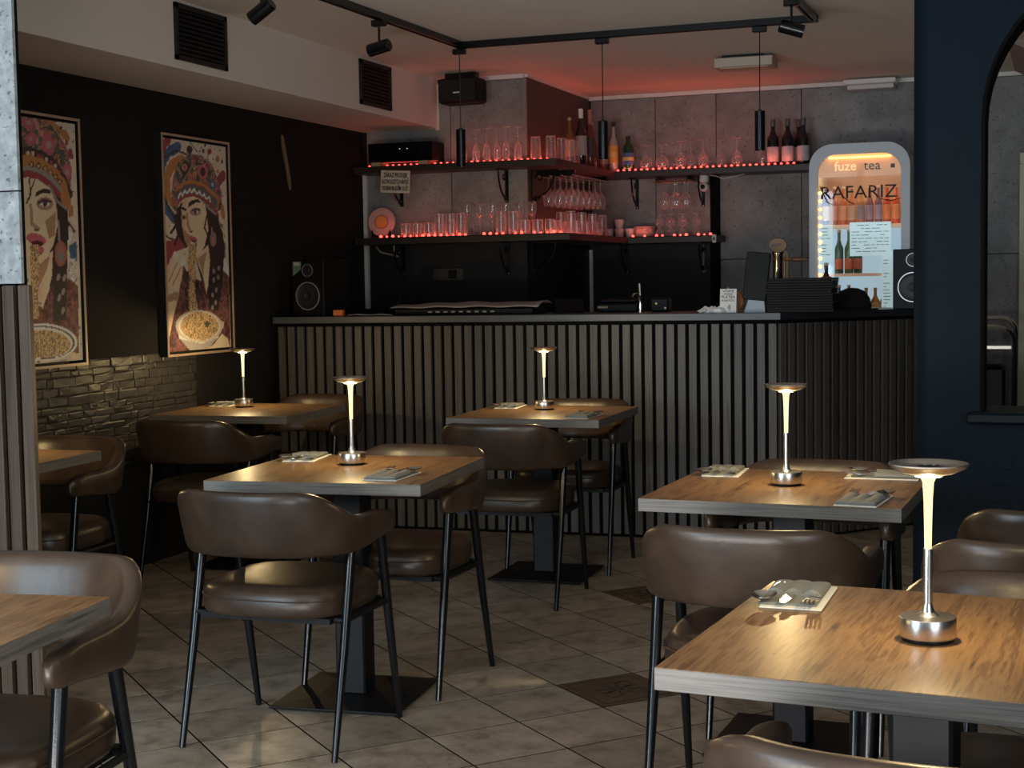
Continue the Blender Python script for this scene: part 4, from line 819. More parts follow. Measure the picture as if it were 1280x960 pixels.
# ------------------------------------------------------------------ framed prints (flat artwork painted cell by cell)
ART_NEAR = [["S",[0.045,0.09,0.17],[[0.001,0.736],[0.004,0.883],[0.016,0.969],[0.082,1.017],[0.161,1.047]],0.05],
["S",[0.045,0.09,0.17],[[0.016,0.81],[0.034,0.737],[0.097,0.69]],0.05],
["S",[0.22,0.045,0.05],[[0.016,1.005],[0.04,1.05],[0.075,1.077]],0.04],
["S",[0.34,0.15,0.055],[[0.192,0.987],[0.1,0.95],[0.053,0.892],[0.049,0.812],[0.08,0.776]],0.05],
["S",[0.045,0.03,0.03],[[0.025,0.786],[0.066,0.726],[0.108,0.691]],0.012],
["S",[0.045,0.03,0.03],[[0.037,0.982],[0.138,1.027],[0.238,1.013]],0.01],
["S",[0.045,0.03,0.03],[[0.265,1.081],[0.332,1.036]],0.006],
["S",[0.22,0.045,0.05],[[0.528,0.894],[0.579,0.93]],0.05],
["S",[0.34,0.15,0.055],[[0.557,0.759],[0.567,0.72]],0.04],
["E",[0.34,0.15,0.055],[0.528,1.0115,0.0197,0.0014,-0.001,-0.0183]],
["E",[0.22,0.045,0.05],[0.451,1.0447,0.0218,0.0017,-0.0008,-0.0142]],
["S",[0.22,0.045,0.05],[[0.438,1.031],[0.43,0.998]],0.008],
["E",[0.045,0.03,0.03],[0.3913,1.0433,0.0119,0.0009,-0.0006,-0.0115]],
["E",[0.045,0.03,0.03],[0.4108,1.0736,0.0096,0.0008,-0.0005,-0.009]],
["E",[0.045,0.03,0.03],[0.3556,1.0374,0.0094,0.0007,-0.0003,-0.0051]],
["E",[0.045,0.03,0.03],[0.3744,1.0579,0.0059,0.0005,-0.0002,-0.0045]],
["E",[0.34,0.15,0.055],[0.5244,0.9463,0.0148,0.0009,-0.0006,-0.0104]],
["E",[0.045,0.03,0.03],[0.4645,1.0715,0.0048,0.0004,-0.0002,-0.0039]],
["E",[0.045,0.03,0.03],[0.5003,1.0614,0.0049,0.0004,-0.0002,-0.0039]],
["E",[0.045,0.03,0.03],[0.5552,1.0591,0.0062,0.0005,-0.0003,-0.0046]],
["E",[0.045,0.03,0.03],[0.5705,1.0015,0.0099,0.0007,-0.0006,-0.0105]],
["E",[0.045,0.03,0.03],[0.4852,1.0085,0.0061,0.0004,-0.0003,-0.0052]],
["E",[0.045,0.03,0.03],[0.4652,0.9748,0.0061,0.0004,-0.0003,-0.0052]],
["S",[0.22,0.045,0.05],[[0.007,0.45],[0.031,0.506],[0.089,0.544],[0.18,0.57]],0.055],
["S",[0.045,0.03,0.03],[[-0.005,0.625],[0.047,0.59],[0.124,0.579]],0.01],
["S",[0.22,0.045,0.05],[[0.034,0.546],[0.101,0.56],[0.18,0.574]],0.05],
["E",[0.55,0.52,0.48],[0.1087,0.5065,0.0246,0.0003,-0.001,-0.0187]],
["E",[0.55,0.52,0.48],[0.174,0.4696,0.0204,0.0001,-0.001,-0.0176]],
["S",[0.045,0.09,0.17],[[0.558,0.551],[0.541,0.472]],0.05],
["S",[0.55,0.52,0.48],[[0.566,0.466],[0.582,0.426]],0.05],
["P",[0.03,0.02,0.018],[[0.097,0.69],[0.168,0.768],[0.414,0.804],[0.518,0.718],[0.558,0.549],[0.5,0.391],[0.406,0.456],[0.201,0.543],[0.126,0.61]]],
["P",[0.03,0.02,0.018],[[0.29,0.49],[0.414,0.588],[0.571,0.552],[0.551,0.426],[0.54,0.222],[0.394,0.225],[0.332,0.394]]],
["P",[0.11,0.045,0.045],[[0.173,0.457],[0.238,0.394],[0.354,0.374],[0.386,0.31],[0.427,0.394],[0.552,0.433],[0.612,0.393],[0.604,0.021],[0.004,0.011],[0.044,0.146],[0.119,0.294]],"m"],
["P",[0.045,0.03,0.03],[[0.183,0.426],[0.229,0.426],[0.229,0.229],[0.183,0.23]],"m"],
["P",[0.045,0.03,0.03],[[0.279,0.394],[0.319,0.375],[0.316,0.227],[0.281,0.228]],"m"],
["P",[0.5,0.36,0.25],[[0.29,0.496],[0.412,0.562],[0.431,0.459],[0.414,0.374],[0.38,0.31],[0.355,0.394]],"s"],
["P",[0.3,0.18,0.12],[[0.313,0.49],[0.398,0.529],[0.371,0.465],[0.356,0.4]]],
["P",[0.03,0.02,0.018],[[0.433,0.51],[0.544,0.512],[0.548,0.374],[0.491,0.223],[0.406,0.225],[0.401,0.361]]],
["E",[0.22,0.2,0.19],[0.459,0.4261,0.0122,0.0,-0.0007,-0.013]],
["E",[0.22,0.2,0.19],[0.5088,0.4426,0.0123,0.0,-0.0007,-0.0131]],
["E",[0.22,0.2,0.19],[0.5,0.3935,0.0123,-0.0,-0.0007,-0.0131]],
["E",[0.22,0.2,0.19],[0.478,0.3282,0.0122,-0.0001,-0.0007,-0.0131]],
["E",[0.22,0.2,0.19],[0.44,0.3025,0.0121,-0.0002,-0.0007,-0.013]],
["E",[0.22,0.2,0.19],[0.4683,0.2629,0.0122,-0.0002,-0.0007,-0.0131]],
["E",[0.22,0.2,0.19],[0.4364,0.2374,0.0121,-0.0003,-0.0007,-0.013]],
["E",[0.22,0.2,0.19],[0.4565,0.3805,0.0122,-0.0,-0.0007,-0.013]],
["P",[0.5,0.36,0.25],[[0.169,0.743],[0.191,0.781],[0.25,0.806],[0.331,0.807],[0.394,0.771],[0.414,0.701],[0.416,0.63],[0.376,0.552],[0.314,0.5],[0.279,0.493],[0.234,0.531],[0.192,0.58],[0.175,0.643]],"s"],
["P",[0.3,0.18,0.12],[[0.175,0.643],[0.239,0.607],[0.249,0.582],[0.234,0.531],[0.192,0.58]]],
["S",[0.3,0.18,0.12],[[0.222,0.713],[0.228,0.657],[0.246,0.632]],0.018],
["E",[0.045,0.03,0.03],[0.257,0.6262,0.0139,0.0004,-0.0002,-0.0038]],
["E",[0.3,0.18,0.12],[0.3009,0.7278,0.054,0.0021,-0.0011,-0.0204]],
["E",[0.55,0.52,0.48],[0.3009,0.7278,0.0281,0.0011,-0.0004,-0.0076]],
["E",[0.045,0.03,0.03],[0.2986,0.7277,0.014,0.0005,-0.0005,-0.0089]],
["S",[0.045,0.03,0.03],[[0.269,0.731],[0.304,0.743],[0.341,0.74]],0.01],
["E",[0.3,0.18,0.12],[0.1911,0.6947,0.0273,0.001,-0.0007,-0.0126]],
["E",[0.045,0.03,0.03],[0.1912,0.696,0.0182,0.0006,-0.0004,-0.0063]],
["P",[0.03,0.02,0.018],[[0.233,0.745],[0.239,0.771],[0.272,0.785],[0.33,0.795],[0.359,0.776],[0.306,0.775],[0.264,0.759]]],
["P",[0.03,0.02,0.018],[[0.164,0.743],[0.19,0.749],[0.221,0.735],[0.211,0.727],[0.177,0.734]]],
["E",[0.36,0.09,0.12],[0.27,0.5897,0.0402,-0.0086,-0.0097,-0.0119]],
["E",[0.1,0.02,0.02],[0.2741,0.579,0.0254,-0.0054,-0.0048,-0.0059]],
["E",[0.36,0.09,0.12],[0.2891,0.5564,0.0177,-0.0027,-0.0098,-0.016]],
["S",[0.03,0.02,0.018],[[0.409,0.714],[0.381,0.649],[0.438,0.586]],0.012],
["S",[0.03,0.02,0.018],[[0.154,0.717],[0.105,0.641],[0.07,0.615]],0.014],
["S",[0.03,0.02,0.018],[[0.153,0.692],[0.137,0.611],[0.101,0.56]],0.014],
["S",[0.03,0.02,0.018],[[0.493,0.704],[0.55,0.621],[0.559,0.562]],0.02],
["P",[0.1,0.065,0.05],[[0.08,0.788],[0.109,0.901],[0.157,0.973],[0.262,1.021],[0.367,1.022],[0.472,0.982],[0.516,0.913],[0.561,0.837],[0.557,0.759],[0.494,0.724],[0.411,0.753],[0.366,0.802],[0.251,0.822],[0.157,0.773],[0.131,0.71],[0.089,0.739]],"h"],
["E",[0.045,0.03,0.03],[0.2629,1.0397,0.0278,0.0021,-0.0012,-0.0215]],
["P",[0.2,0.15,0.11],[[0.215,1.002],[0.299,0.964],[0.208,0.879],[0.149,0.935]],"m"],
["P",[0.045,0.03,0.03],[[0.214,0.986],[0.276,0.961],[0.209,0.898],[0.166,0.936]]],
["E",[0.3,0.2,0.14],[0.2121,0.9483,0.0251,0.0017,-0.0011,-0.0188]],
["E",[0.22,0.045,0.05],[0.2121,0.9483,0.0114,0.0008,-0.0005,-0.0088]],
["E",[0.36,0.09,0.12],[0.3795,0.937,0.043,0.0027,-0.0021,-0.0372]],
["E",[0.045,0.03,0.03],[0.3818,0.9359,0.0238,0.0015,-0.0013,-0.0231]],
["E",[0.25,0.22,0.2],[0.4051,0.9707,0.0215,0.0015,-0.0005,-0.009]],
["E",[0.045,0.09,0.17],[0.4718,0.875,0.0317,0.0018,-0.0014,-0.026]],
["E",[0.3,0.33,0.36],[0.4718,0.875,0.0122,0.0007,-0.0007,-0.013]],
["E",[0.22,0.045,0.05],[0.3069,1.002,0.0257,0.0019,-0.0007,-0.0127]],
["E",[0.34,0.15,0.055],[0.3527,0.9863,0.0118,0.0008,-0.0004,-0.0077]],
["E",[0.22,0.045,0.05],[0.423,0.9719,0.0144,0.001,-0.0006,-0.0116]],
["E",[0.34,0.15,0.055],[0.3023,0.9194,0.021,0.0013,-0.0008,-0.014]],
["S",[0.34,0.15,0.055],[[0.143,0.829],[0.207,0.86],[0.277,0.874],[0.381,0.864],[0.475,0.827],[0.516,0.79]],0.03],
["S",[0.22,0.045,0.05],[[0.135,0.816],[0.207,0.851],[0.276,0.864],[0.381,0.854],[0.462,0.816],[0.503,0.783]],0.012],
["S",[0.1,0.09,0.09],[[0.147,0.798],[0.217,0.829],[0.275,0.839],[0.367,0.828],[0.438,0.805],[0.485,0.782]],0.05],
["S",[0.55,0.52,0.48],[[0.147,0.792],[0.169,0.818],[0.184,0.803],[0.208,0.832],[0.227,0.814],[0.254,0.842],[0.271,0.823],[0.296,0.844],[0.318,0.819],[0.344,0.833],[0.364,0.808],[0.391,0.822],[0.404,0.797],[0.438,0.809],[0.446,0.786]],0.01],
["S",[0.22,0.045,0.05],[[0.146,0.773],[0.215,0.804],[0.285,0.814],[0.366,0.802],[0.448,0.774],[0.518,0.718]],0.014],
["S",[0.22,0.2,0.19],[[0.377,0.783],[0.423,0.753],[0.494,0.724]],0.012],
["S",[0.22,0.2,0.19],[[0.453,0.651],[0.457,0.606]],0.012],
["E",[0.2,0.14,0.14],[0.4622,0.5926,0.0317,0.0007,-0.0022,-0.039]],
["E",[0.28,0.16,0.15],[0.4618,0.5861,0.0146,0.0003,-0.0012,-0.0221]],
["S",[0.5,0.45,0.38],[[0.005,0.431],[0.235,0.549]],0.012],
["S",[0.5,0.45,0.38],[[0.003,0.388],[0.24,0.53]],0.012],
["P",[0.5,0.36,0.25],[[0.022,0.333],[0.005,0.382],[0.017,0.444],[0.097,0.5],[0.119,0.488],[0.072,0.438],[0.123,0.463],[0.157,0.47],[0.115,0.419],[0.167,0.448],[0.156,0.382],[0.122,0.338],[0.066,0.342]],"s"],
["S",[0.3,0.18,0.12],[[0.041,0.376],[0.117,0.463]],0.008],
["S",[0.3,0.18,0.12],[[0.073,0.357],[0.152,0.444]],0.008],
["P",[0.3,0.18,0.12],[[0.031,0.308],[0.115,0.326],[0.131,0.307],[0.089,0.257],[0.018,0.259]]],
["P",[0.5,0.36,0.25],[[0.013,0.271],[0.102,0.282],[0.075,0.208],[0.024,0.085],[0.006,0.061]],"s"],
["P",[0.42,0.29,0.15],[[0.236,0.559],[0.294,0.566],[0.3,0.509],[0.282,0.458],[0.29,0.388],[0.272,0.375],[0.278,0.311],[0.299,0.228],[0.217,0.21],[0.21,0.306],[0.227,0.394],[0.213,0.457]],"n"],
["E",[0.55,0.52,0.48],[0.3082,0.1438,0.2192,-0.0108,-0.0091,-0.0819]],
["P",[0.55,0.52,0.48],[[0.099,0.132],[0.522,0.13],[0.483,0.079],[0.358,0.013],[0.217,0.02],[0.119,0.087]]],
["P",[0.3,0.28,0.26],[[0.119,0.087],[0.324,0.053],[0.483,0.079],[0.358,0.013],[0.217,0.02]]],
["E",[0.4,0.37,0.33],[0.3082,0.1438,0.2192,-0.0108,-0.0091,-0.0819],"r"],
["E",[0.42,0.29,0.15],[0.3117,0.1437,0.18,-0.0089,-0.0079,-0.0717],"n"],
["E",[0.05,0.07,0.04],[0.38,0.1531,0.0216,-0.0007,-0.0009,-0.0168]],
["P",[0.5,0.36,0.25],[[0.334,0.02],[0.432,0.042],[0.521,0.097],[0.581,0.068],[0.598,0.021],[0.479,0.017]],"s"],
["P",[0.45,0.36,0.3],[[0.5,0.17],[0.549,0.156],[0.534,0.123],[0.51,0.131]]]]
ART_FAR = [["S",[0.34,0.15,0.055],[[0.431,1.085],[0.468,1.058],[0.555,1.016]],0.03],
["E",[0.34,0.15,0.055],[0.4607,1.0632,0.0178,0.0017,-0.0009,-0.0162]],
["E",[0.045,0.03,0.03],[0.4118,1.0893,0.0117,0.0011,-0.0004,-0.0074]],
["E",[0.045,0.09,0.17],[0.4798,1.0897,0.0139,0.0013,-0.0007,-0.0113]],
["E",[0.045,0.03,0.03],[0.5123,1.0556,0.008,0.0007,-0.0005,-0.0088]],
["E",[0.34,0.15,0.055],[0.5354,1.0266,0.0223,0.0019,-0.0012,-0.0215]],
["E",[0.045,0.03,0.03],[0.5438,0.9992,0.0061,0.0005,-0.0004,-0.0063]],
["E",[0.045,0.03,0.03],[0.5287,1.082,0.006,0.0006,-0.0003,-0.005]],
["E",[0.22,0.045,0.05],[0.5483,0.9902,0.0102,0.0008,-0.0006,-0.0101]],
["E",[0.045,0.03,0.03],[0.4963,1.0356,0.006,0.0005,-0.0003,-0.005]],
["S",[0.22,0.045,0.05],[[0.571,0.954],[0.578,0.936]],0.03],
["P",[0.34,0.15,0.055],[[0.538,0.727],[0.578,0.716],[0.58,0.672],[0.544,0.664]]],
["S",[0.045,0.03,0.03],[[0.499,0.575],[0.543,0.639],[0.581,0.602]],0.012],
["P",[0.045,0.09,0.17],[[0.536,0.534],[0.595,0.561],[0.59,0.469],[0.544,0.482]]],
["P",[0.55,0.52,0.48],[[0.543,0.476],[0.58,0.482],[0.587,0.365],[0.528,0.391],[0.52,0.436]],"m"],
["P",[0.55,0.52,0.48],[[0.519,0.598],[0.571,0.6],[0.558,0.56],[0.516,0.54]],"m"],
["P",[0.03,0.02,0.018],[[0.264,0.823],[0.433,0.784],[0.538,0.727],[0.539,0.563],[0.439,0.561],[0.439,0.722],[0.277,0.715]]],
["P",[0.03,0.02,0.018],[[0.408,0.595],[0.53,0.598],[0.517,0.385],[0.488,0.236],[0.386,0.213],[0.4,0.468]]],
["P",[0.12,0.045,0.045],[[0.065,0.405],[0.339,0.265],[0.394,0.353],[0.528,0.391],[0.594,0.358],[0.582,0.056],[0.044,0.052]],"m"],
["P",[0.03,0.02,0.018],[[0.429,0.449],[0.521,0.449],[0.497,0.21],[0.405,0.2]]],
["E",[0.22,0.2,0.19],[0.4546,0.3977,0.0116,-0.0015,-0.0061,-0.016]],
["E",[0.22,0.2,0.19],[0.4972,0.3944,0.0118,-0.0015,-0.0061,-0.0161]],
["E",[0.22,0.2,0.19],[0.4565,0.3076,0.0116,-0.0017,-0.0061,-0.016]],
["E",[0.22,0.2,0.19],[0.4855,0.3331,0.0117,-0.0016,-0.0061,-0.0161]],
["E",[0.22,0.2,0.19],[0.4785,0.2491,0.0117,-0.0018,-0.0061,-0.016]],
["P",[0.5,0.36,0.25],[[0.311,0.455],[0.423,0.513],[0.412,0.404],[0.383,0.341],[0.339,0.259],[0.305,0.354]],"s"],
["P",[0.3,0.18,0.12],[[0.32,0.448],[0.402,0.493],[0.378,0.43],[0.315,0.354]]],
["P",[0.5,0.36,0.25],[[0.08,0.753],[0.227,0.821],[0.339,0.827],[0.414,0.795],[0.458,0.723],[0.465,0.63],[0.428,0.536],[0.337,0.455],[0.26,0.436],[0.102,0.53]],"s"],
["P",[0.3,0.18,0.12],[[0.376,0.64],[0.456,0.686],[0.44,0.58],[0.401,0.566]]],
["S",[0.3,0.18,0.12],[[0.285,0.703],[0.288,0.625],[0.331,0.608]],0.018],
["E",[0.045,0.03,0.03],[0.3167,0.6011,0.0172,0.0005,-0.0003,-0.0049]],
["E",[0.3,0.18,0.12],[0.3805,0.7165,0.0567,0.0025,-0.0017,-0.0285]],
["E",[0.55,0.52,0.48],[0.3805,0.7159,0.0331,0.0014,-0.0007,-0.0112]],
["E",[0.045,0.03,0.03],[0.3805,0.7159,0.0155,0.0007,-0.0007,-0.0124]],
["S",[0.045,0.03,0.03],[[0.338,0.718],[0.377,0.734],[0.42,0.727]],0.012],
["P",[0.03,0.02,0.018],[[0.314,0.741],[0.326,0.766],[0.375,0.781],[0.428,0.778],[0.422,0.763],[0.364,0.76]]],
["S",[0.03,0.02,0.018],[[0.283,0.818],[0.288,0.752],[0.258,0.714]],0.008],
["S",[0.03,0.02,0.018],[[0.32,0.82],[0.279,0.751]],0.006],
["E",[0.36,0.09,0.12],[0.3125,0.5614,0.0645,-0.0093,-0.0103,-0.0228]],
["E",[0.06,0.01,0.01],[0.3212,0.544,0.0438,-0.002,-0.0024,-0.0111]],
["E",[0.36,0.09,0.12],[0.3241,0.5113,0.0344,0.0124,0.0145,-0.0182]],
["P",[0.42,0.29,0.15],[[0.268,0.535],[0.326,0.54],[0.329,0.467],[0.315,0.354],[0.312,0.215],[0.249,0.217],[0.27,0.404]],"n"],
["P",[0.1,0.065,0.05],[[0.006,0.819],[0.075,0.969],[0.187,1.062],[0.299,1.099],[0.393,1.091],[0.477,1.046],[0.552,0.965],[0.576,0.867],[0.561,0.778],[0.507,0.713],[0.48,0.761],[0.405,0.807],[0.311,0.832],[0.173,0.817]],"h"],
["E",[0.36,0.09,0.12],[0.3018,0.9883,0.0358,0.0007,-0.0054,-0.0259]],
["E",[0.36,0.09,0.12],[0.4226,0.9769,0.0528,0.0009,-0.0107,-0.0501]],
["E",[0.36,0.09,0.12],[0.541,0.8646,0.0363,0.0,-0.0085,-0.0394]],
["E",[0.36,0.09,0.12],[0.287,1.0532,0.0375,0.0011,-0.0047,-0.0221]],
["E",[0.3,0.22,0.17],[0.3038,0.9896,0.0113,0.0002,-0.0018,-0.0086]],
["E",[0.3,0.22,0.17],[0.4225,0.9738,0.0214,0.0004,-0.004,-0.0188]],
["E",[0.3,0.22,0.17],[0.544,0.8635,0.0161,0.0,-0.0036,-0.0166]],
["E",[0.3,0.22,0.17],[0.2919,1.0566,0.015,0.0004,-0.0021,-0.0098]],
["E",[0.34,0.15,0.055],[0.3617,1.048,0.0096,0.0009,-0.0004,-0.0074]],
["E",[0.34,0.15,0.055],[0.3823,1.0743,0.0097,0.0009,-0.0004,-0.0074]],
["E",[0.34,0.15,0.055],[0.3465,0.9495,0.0096,0.0007,-0.0004,-0.0074]],
["E",[0.34,0.15,0.055],[0.4374,1.0304,0.0098,0.0009,-0.0004,-0.0075]],
["E",[0.34,0.15,0.055],[0.4744,0.9965,0.0099,0.0008,-0.0004,-0.0075]],
["E",[0.34,0.15,0.055],[0.5022,0.9678,0.01,0.0008,-0.0004,-0.0076]],
["E",[0.34,0.15,0.055],[0.4891,0.9109,0.01,0.0007,-0.0004,-0.0075]],
["E",[0.34,0.15,0.055],[0.3599,1.0175,0.0096,0.0008,-0.0004,-0.0074]],
["E",[0.34,0.15,0.055],[0.3178,0.9412,0.0095,0.0007,-0.0004,-0.0074]],
["E",[0.34,0.15,0.055],[0.4602,0.9213,0.0099,0.0007,-0.0004,-0.0075]],
["E",[0.07,0.1,0.07],[0.3413,1.0219,0.0134,0.0012,-0.0007,-0.0123]],
["E",[0.07,0.1,0.07],[0.368,0.9938,0.0135,0.0011,-0.0007,-0.0123]],
["E",[0.07,0.1,0.07],[0.3377,0.9609,0.0134,0.0011,-0.0007,-0.0123]],
["E",[0.07,0.1,0.07],[0.4558,1.0135,0.0138,0.0012,-0.0007,-0.0125]],
["E",[0.07,0.1,0.07],[0.4722,0.9593,0.0139,0.0011,-0.0007,-0.0125]],
["E",[0.07,0.1,0.07],[0.5196,0.9256,0.0141,0.001,-0.0007,-0.0126]],
["S",[0.045,0.03,0.03],[[0.179,0.925],[0.289,0.93],[0.364,0.92],[0.439,0.895],[0.505,0.837],[0.55,0.765]],0.05],
["E",[0.42,0.36,0.3],[0.2796,0.9262,0.0113,0.0008,-0.0006,-0.0098]],
["E",[0.42,0.36,0.3],[0.3124,0.9287,0.0114,0.0009,-0.0006,-0.0098]],
["E",[0.42,0.36,0.3],[0.4033,0.9098,0.0117,0.0008,-0.0006,-0.0099]],
["E",[0.42,0.36,0.3],[0.463,0.8844,0.0119,0.0008,-0.0006,-0.01]],
["E",[0.22,0.045,0.05],[0.3495,0.9205,0.0134,0.001,-0.0006,-0.0099]],
["E",[0.22,0.045,0.05],[0.373,0.9162,0.0135,0.001,-0.0006,-0.0099]],
["E",[0.22,0.045,0.05],[0.4346,0.8997,0.0138,0.001,-0.0006,-0.01]],
["E",[0.22,0.045,0.05],[0.4862,0.8611,0.014,0.0009,-0.0006,-0.0101]],
["S",[0.34,0.15,0.055],[[0.176,0.88],[0.287,0.888],[0.361,0.878],[0.437,0.852],[0.503,0.806],[0.529,0.739]],0.062],
["E",[0.045,0.03,0.03],[0.3002,0.8807,0.0171,0.0012,-0.0008,-0.0135]],
["E",[0.045,0.03,0.03],[0.3471,0.8778,0.0173,0.0012,-0.0008,-0.0136]],
["E",[0.045,0.03,0.03],[0.3913,0.8685,0.0175,0.0011,-0.0008,-0.0136]],
["E",[0.045,0.03,0.03],[0.4271,0.8542,0.0177,0.0011,-0.0008,-0.0137]],
["E",[0.045,0.03,0.03],[0.4603,0.8378,0.0179,0.0011,-0.0008,-0.0138]],
["E",[0.045,0.03,0.03],[0.4886,0.8177,0.018,0.001,-0.0008,-0.0138]],
["E",[0.42,0.24,0.08],[0.3002,0.8807,0.0095,0.0006,-0.0005,-0.008]],
["E",[0.42,0.24,0.08],[0.3471,0.8778,0.0096,0.0006,-0.0005,-0.008]],
["E",[0.42,0.24,0.08],[0.3913,0.8685,0.0097,0.0006,-0.0005,-0.0081]],
["E",[0.42,0.24,0.08],[0.4271,0.8542,0.0098,0.0006,-0.0005,-0.0081]],
["E",[0.42,0.24,0.08],[0.4603,0.8378,0.0099,0.0006,-0.0005,-0.0081]],
["E",[0.42,0.24,0.08],[0.4886,0.8177,0.01,0.0006,-0.0005,-0.0082]],
["S",[0.22,0.2,0.19],[[0.193,0.854],[0.285,0.859],[0.36,0.853],[0.435,0.827],[0.491,0.781]],0.024],
["S",[0.22,0.045,0.05],[[0.192,0.833],[0.284,0.839],[0.349,0.831],[0.424,0.802],[0.48,0.761]],0.028],
["S",[0.22,0.2,0.19],[[0.414,0.795],[0.469,0.73],[0.527,0.701]],0.012],
["S",[0.22,0.2,0.19],[[0.469,0.643],[0.471,0.562]],0.014],
["E",[0.26,0.1,0.07],[0.4778,0.5007,0.0422,0.0005,-0.0033,-0.0568]],
["E",[0.16,0.15,0.17],[0.4778,0.5007,0.024,0.0003,-0.0022,-0.0378]],
["E",[0.3,0.12,0.08],[0.4786,0.5136,0.014,0.0002,-0.0011,-0.0189]],
["E",[0.55,0.52,0.48],[0.3305,0.1162,0.2436,-0.0136,-0.0073,-0.0818]],
["E",[0.045,0.03,0.03],[0.3304,0.115,0.223,-0.0125,-0.0064,-0.0719]],
["E",[0.55,0.52,0.48],[0.3303,0.1131,0.2098,-0.0118,-0.0061,-0.0681]],
["E",[0.42,0.29,0.15],[0.33,0.108,0.1935,-0.011,-0.0054,-0.0607],"n"],
["P",[0.5,0.36,0.25],[[0.508,0.04],[0.53,0.065],[0.566,0.057],[0.57,0.03],[0.517,0.03]],"s"],
["P",[0.22,0.2,0.19],[[0.355,0.023],[0.507,0.034],[0.475,0.016]]]]

def paint(feats, W, H, nu, nv, seed):
    rs = np.random.RandomState(seed)
    U, V = np.meshgrid(np.linspace(0, W, nu), np.linspace(0, H, nv))
    I = np.zeros((nv, nu, 3)) + np.array([.50, .43, .34])
    def noise(n):
        a = rs.rand(max(2, nv//n) + 2, max(2, nu//n) + 2); yi = np.linspace(0, a.shape[0]-1.001, nv); xi = np.linspace(0, a.shape[1]-1.001, nu)
        y0 = yi.astype(int); x0 = xi.astype(int); fy = (yi-y0)[:,None]; fx = (xi-x0)[None,:]
        return (a[y0][:,x0]*(1-fy)*(1-fx) + a[y0+1][:,x0]*fy*(1-fx) + a[y0][:,x0+1]*(1-fy)*fx + a[y0+1][:,x0+1]*fy*fx)
    n2, n4, n9 = noise(2), noise(4), noise(9)
    I *= (.88 + .2*n9)[..., None]; I[(n4 > .80) & (n9 > .5)] *= .30
    for ft in feats:
        k, col, d = ft[:3]; ex = ft[3] if len(ft) > 3 else None; col = np.array(col)
        if k == 'P':
            m = np.zeros(U.shape, bool); n = len(d)
            for i in range(n):
                x1, y1 = d[i]; x2, y2 = d[(i+1) % n]
                if y1 == y2: continue
                m ^= ((V < y1) != (V < y2)) & (U < (x2-x1)*(V-y1)/(y2-y1) + x1)
        elif k == 'E':
            cx, cy, ax, ay, bx, by = d; D_ = ax*by - ay*bx; du, dv = U-cx, V-cy
            m = ((du*by - dv*bx)/D_)**2 + ((dv*ax - du*ay)/D_)**2 < 1
            if ex == 'r': m &= ((du*by - dv*bx)/D_)**2 + ((dv*ax - du*ay)/D_)**2 > .80
        else:
            dist = np.full(U.shape, 9.)
            for (x1, y1), (x2, y2) in zip(d[:-1], d[1:]):
                L = (x2-x1)**2 + (y2-y1)**2 + 1e-9; t = np.clip(((U-x1)*(x2-x1) + (V-y1)*(y2-y1))/L, 0, 1)
                dist = np.minimum(dist, np.hypot(U-x1-t*(x2-x1), V-y1-t*(y2-y1)))
            m = dist < max(ex, .006)/2*(.9 + .35*n4)
            ex = None
        c = np.broadcast_to(col, I.shape).copy()
        if ex == 's':                                       # skin: modelled like the print, darker towards its left outline
            um, ux = U[m].min(), U[m].max() + 1e-6; g = np.clip((U - um)/(ux - um), 0, 1)
            c *= (.62 + .62*np.sin(g*PI*.62 + .35))[..., None]; c *= (.92 + .15*n9)[..., None]
        elif ex == 'n':
            wv = np.sin(U*260 + 5*np.sin(V*70) + 6*n4)*np.sin(V*150 + 6*np.sin(U*90) + 5*n9); c *= np.where(wv > -.1, 1.15, .35)[..., None]
        elif ex == 'm': c *= (.35 + 1.3*n4)[..., None]; c[n2 > .74] = c[n2 > .74]*.4 + np.array([.24,.12,.10])*.6; c[n2 < .2] *= .3
        elif ex == 'h':
            c *= (.4 + 1.2*n4)[..., None]; q = (n4 > .58); c[q] = np.array([.26,.09,.08]); q = (n4 < .25); c[q] = np.array([.06,.09,.08]); q = (n4 > .45) & (n4 < .52); c[q] = np.array([.34,.25,.17]); q = n4 > .8; c[q] = np.array([.40,.20,.17])
        I[m] = c[m]
    return U, V, np.clip(I*1.6, 0, .85)
def art_mat():
    m, N, L, B = nt('printed_canvas'); at = N.new('ShaderNodeAttribute'); at.attribute_name = 'print'
    L.new(at.outputs['Color'], B.inputs['Base Color']); B.inputs['Roughness'].default_value = .6
    return m
ART = art_mat(); FRAME = plain('pale_gold_frame', (.52,.38,.26), .4, .2); GAP = plain('frame_black', (.008,.008,.008), .7)
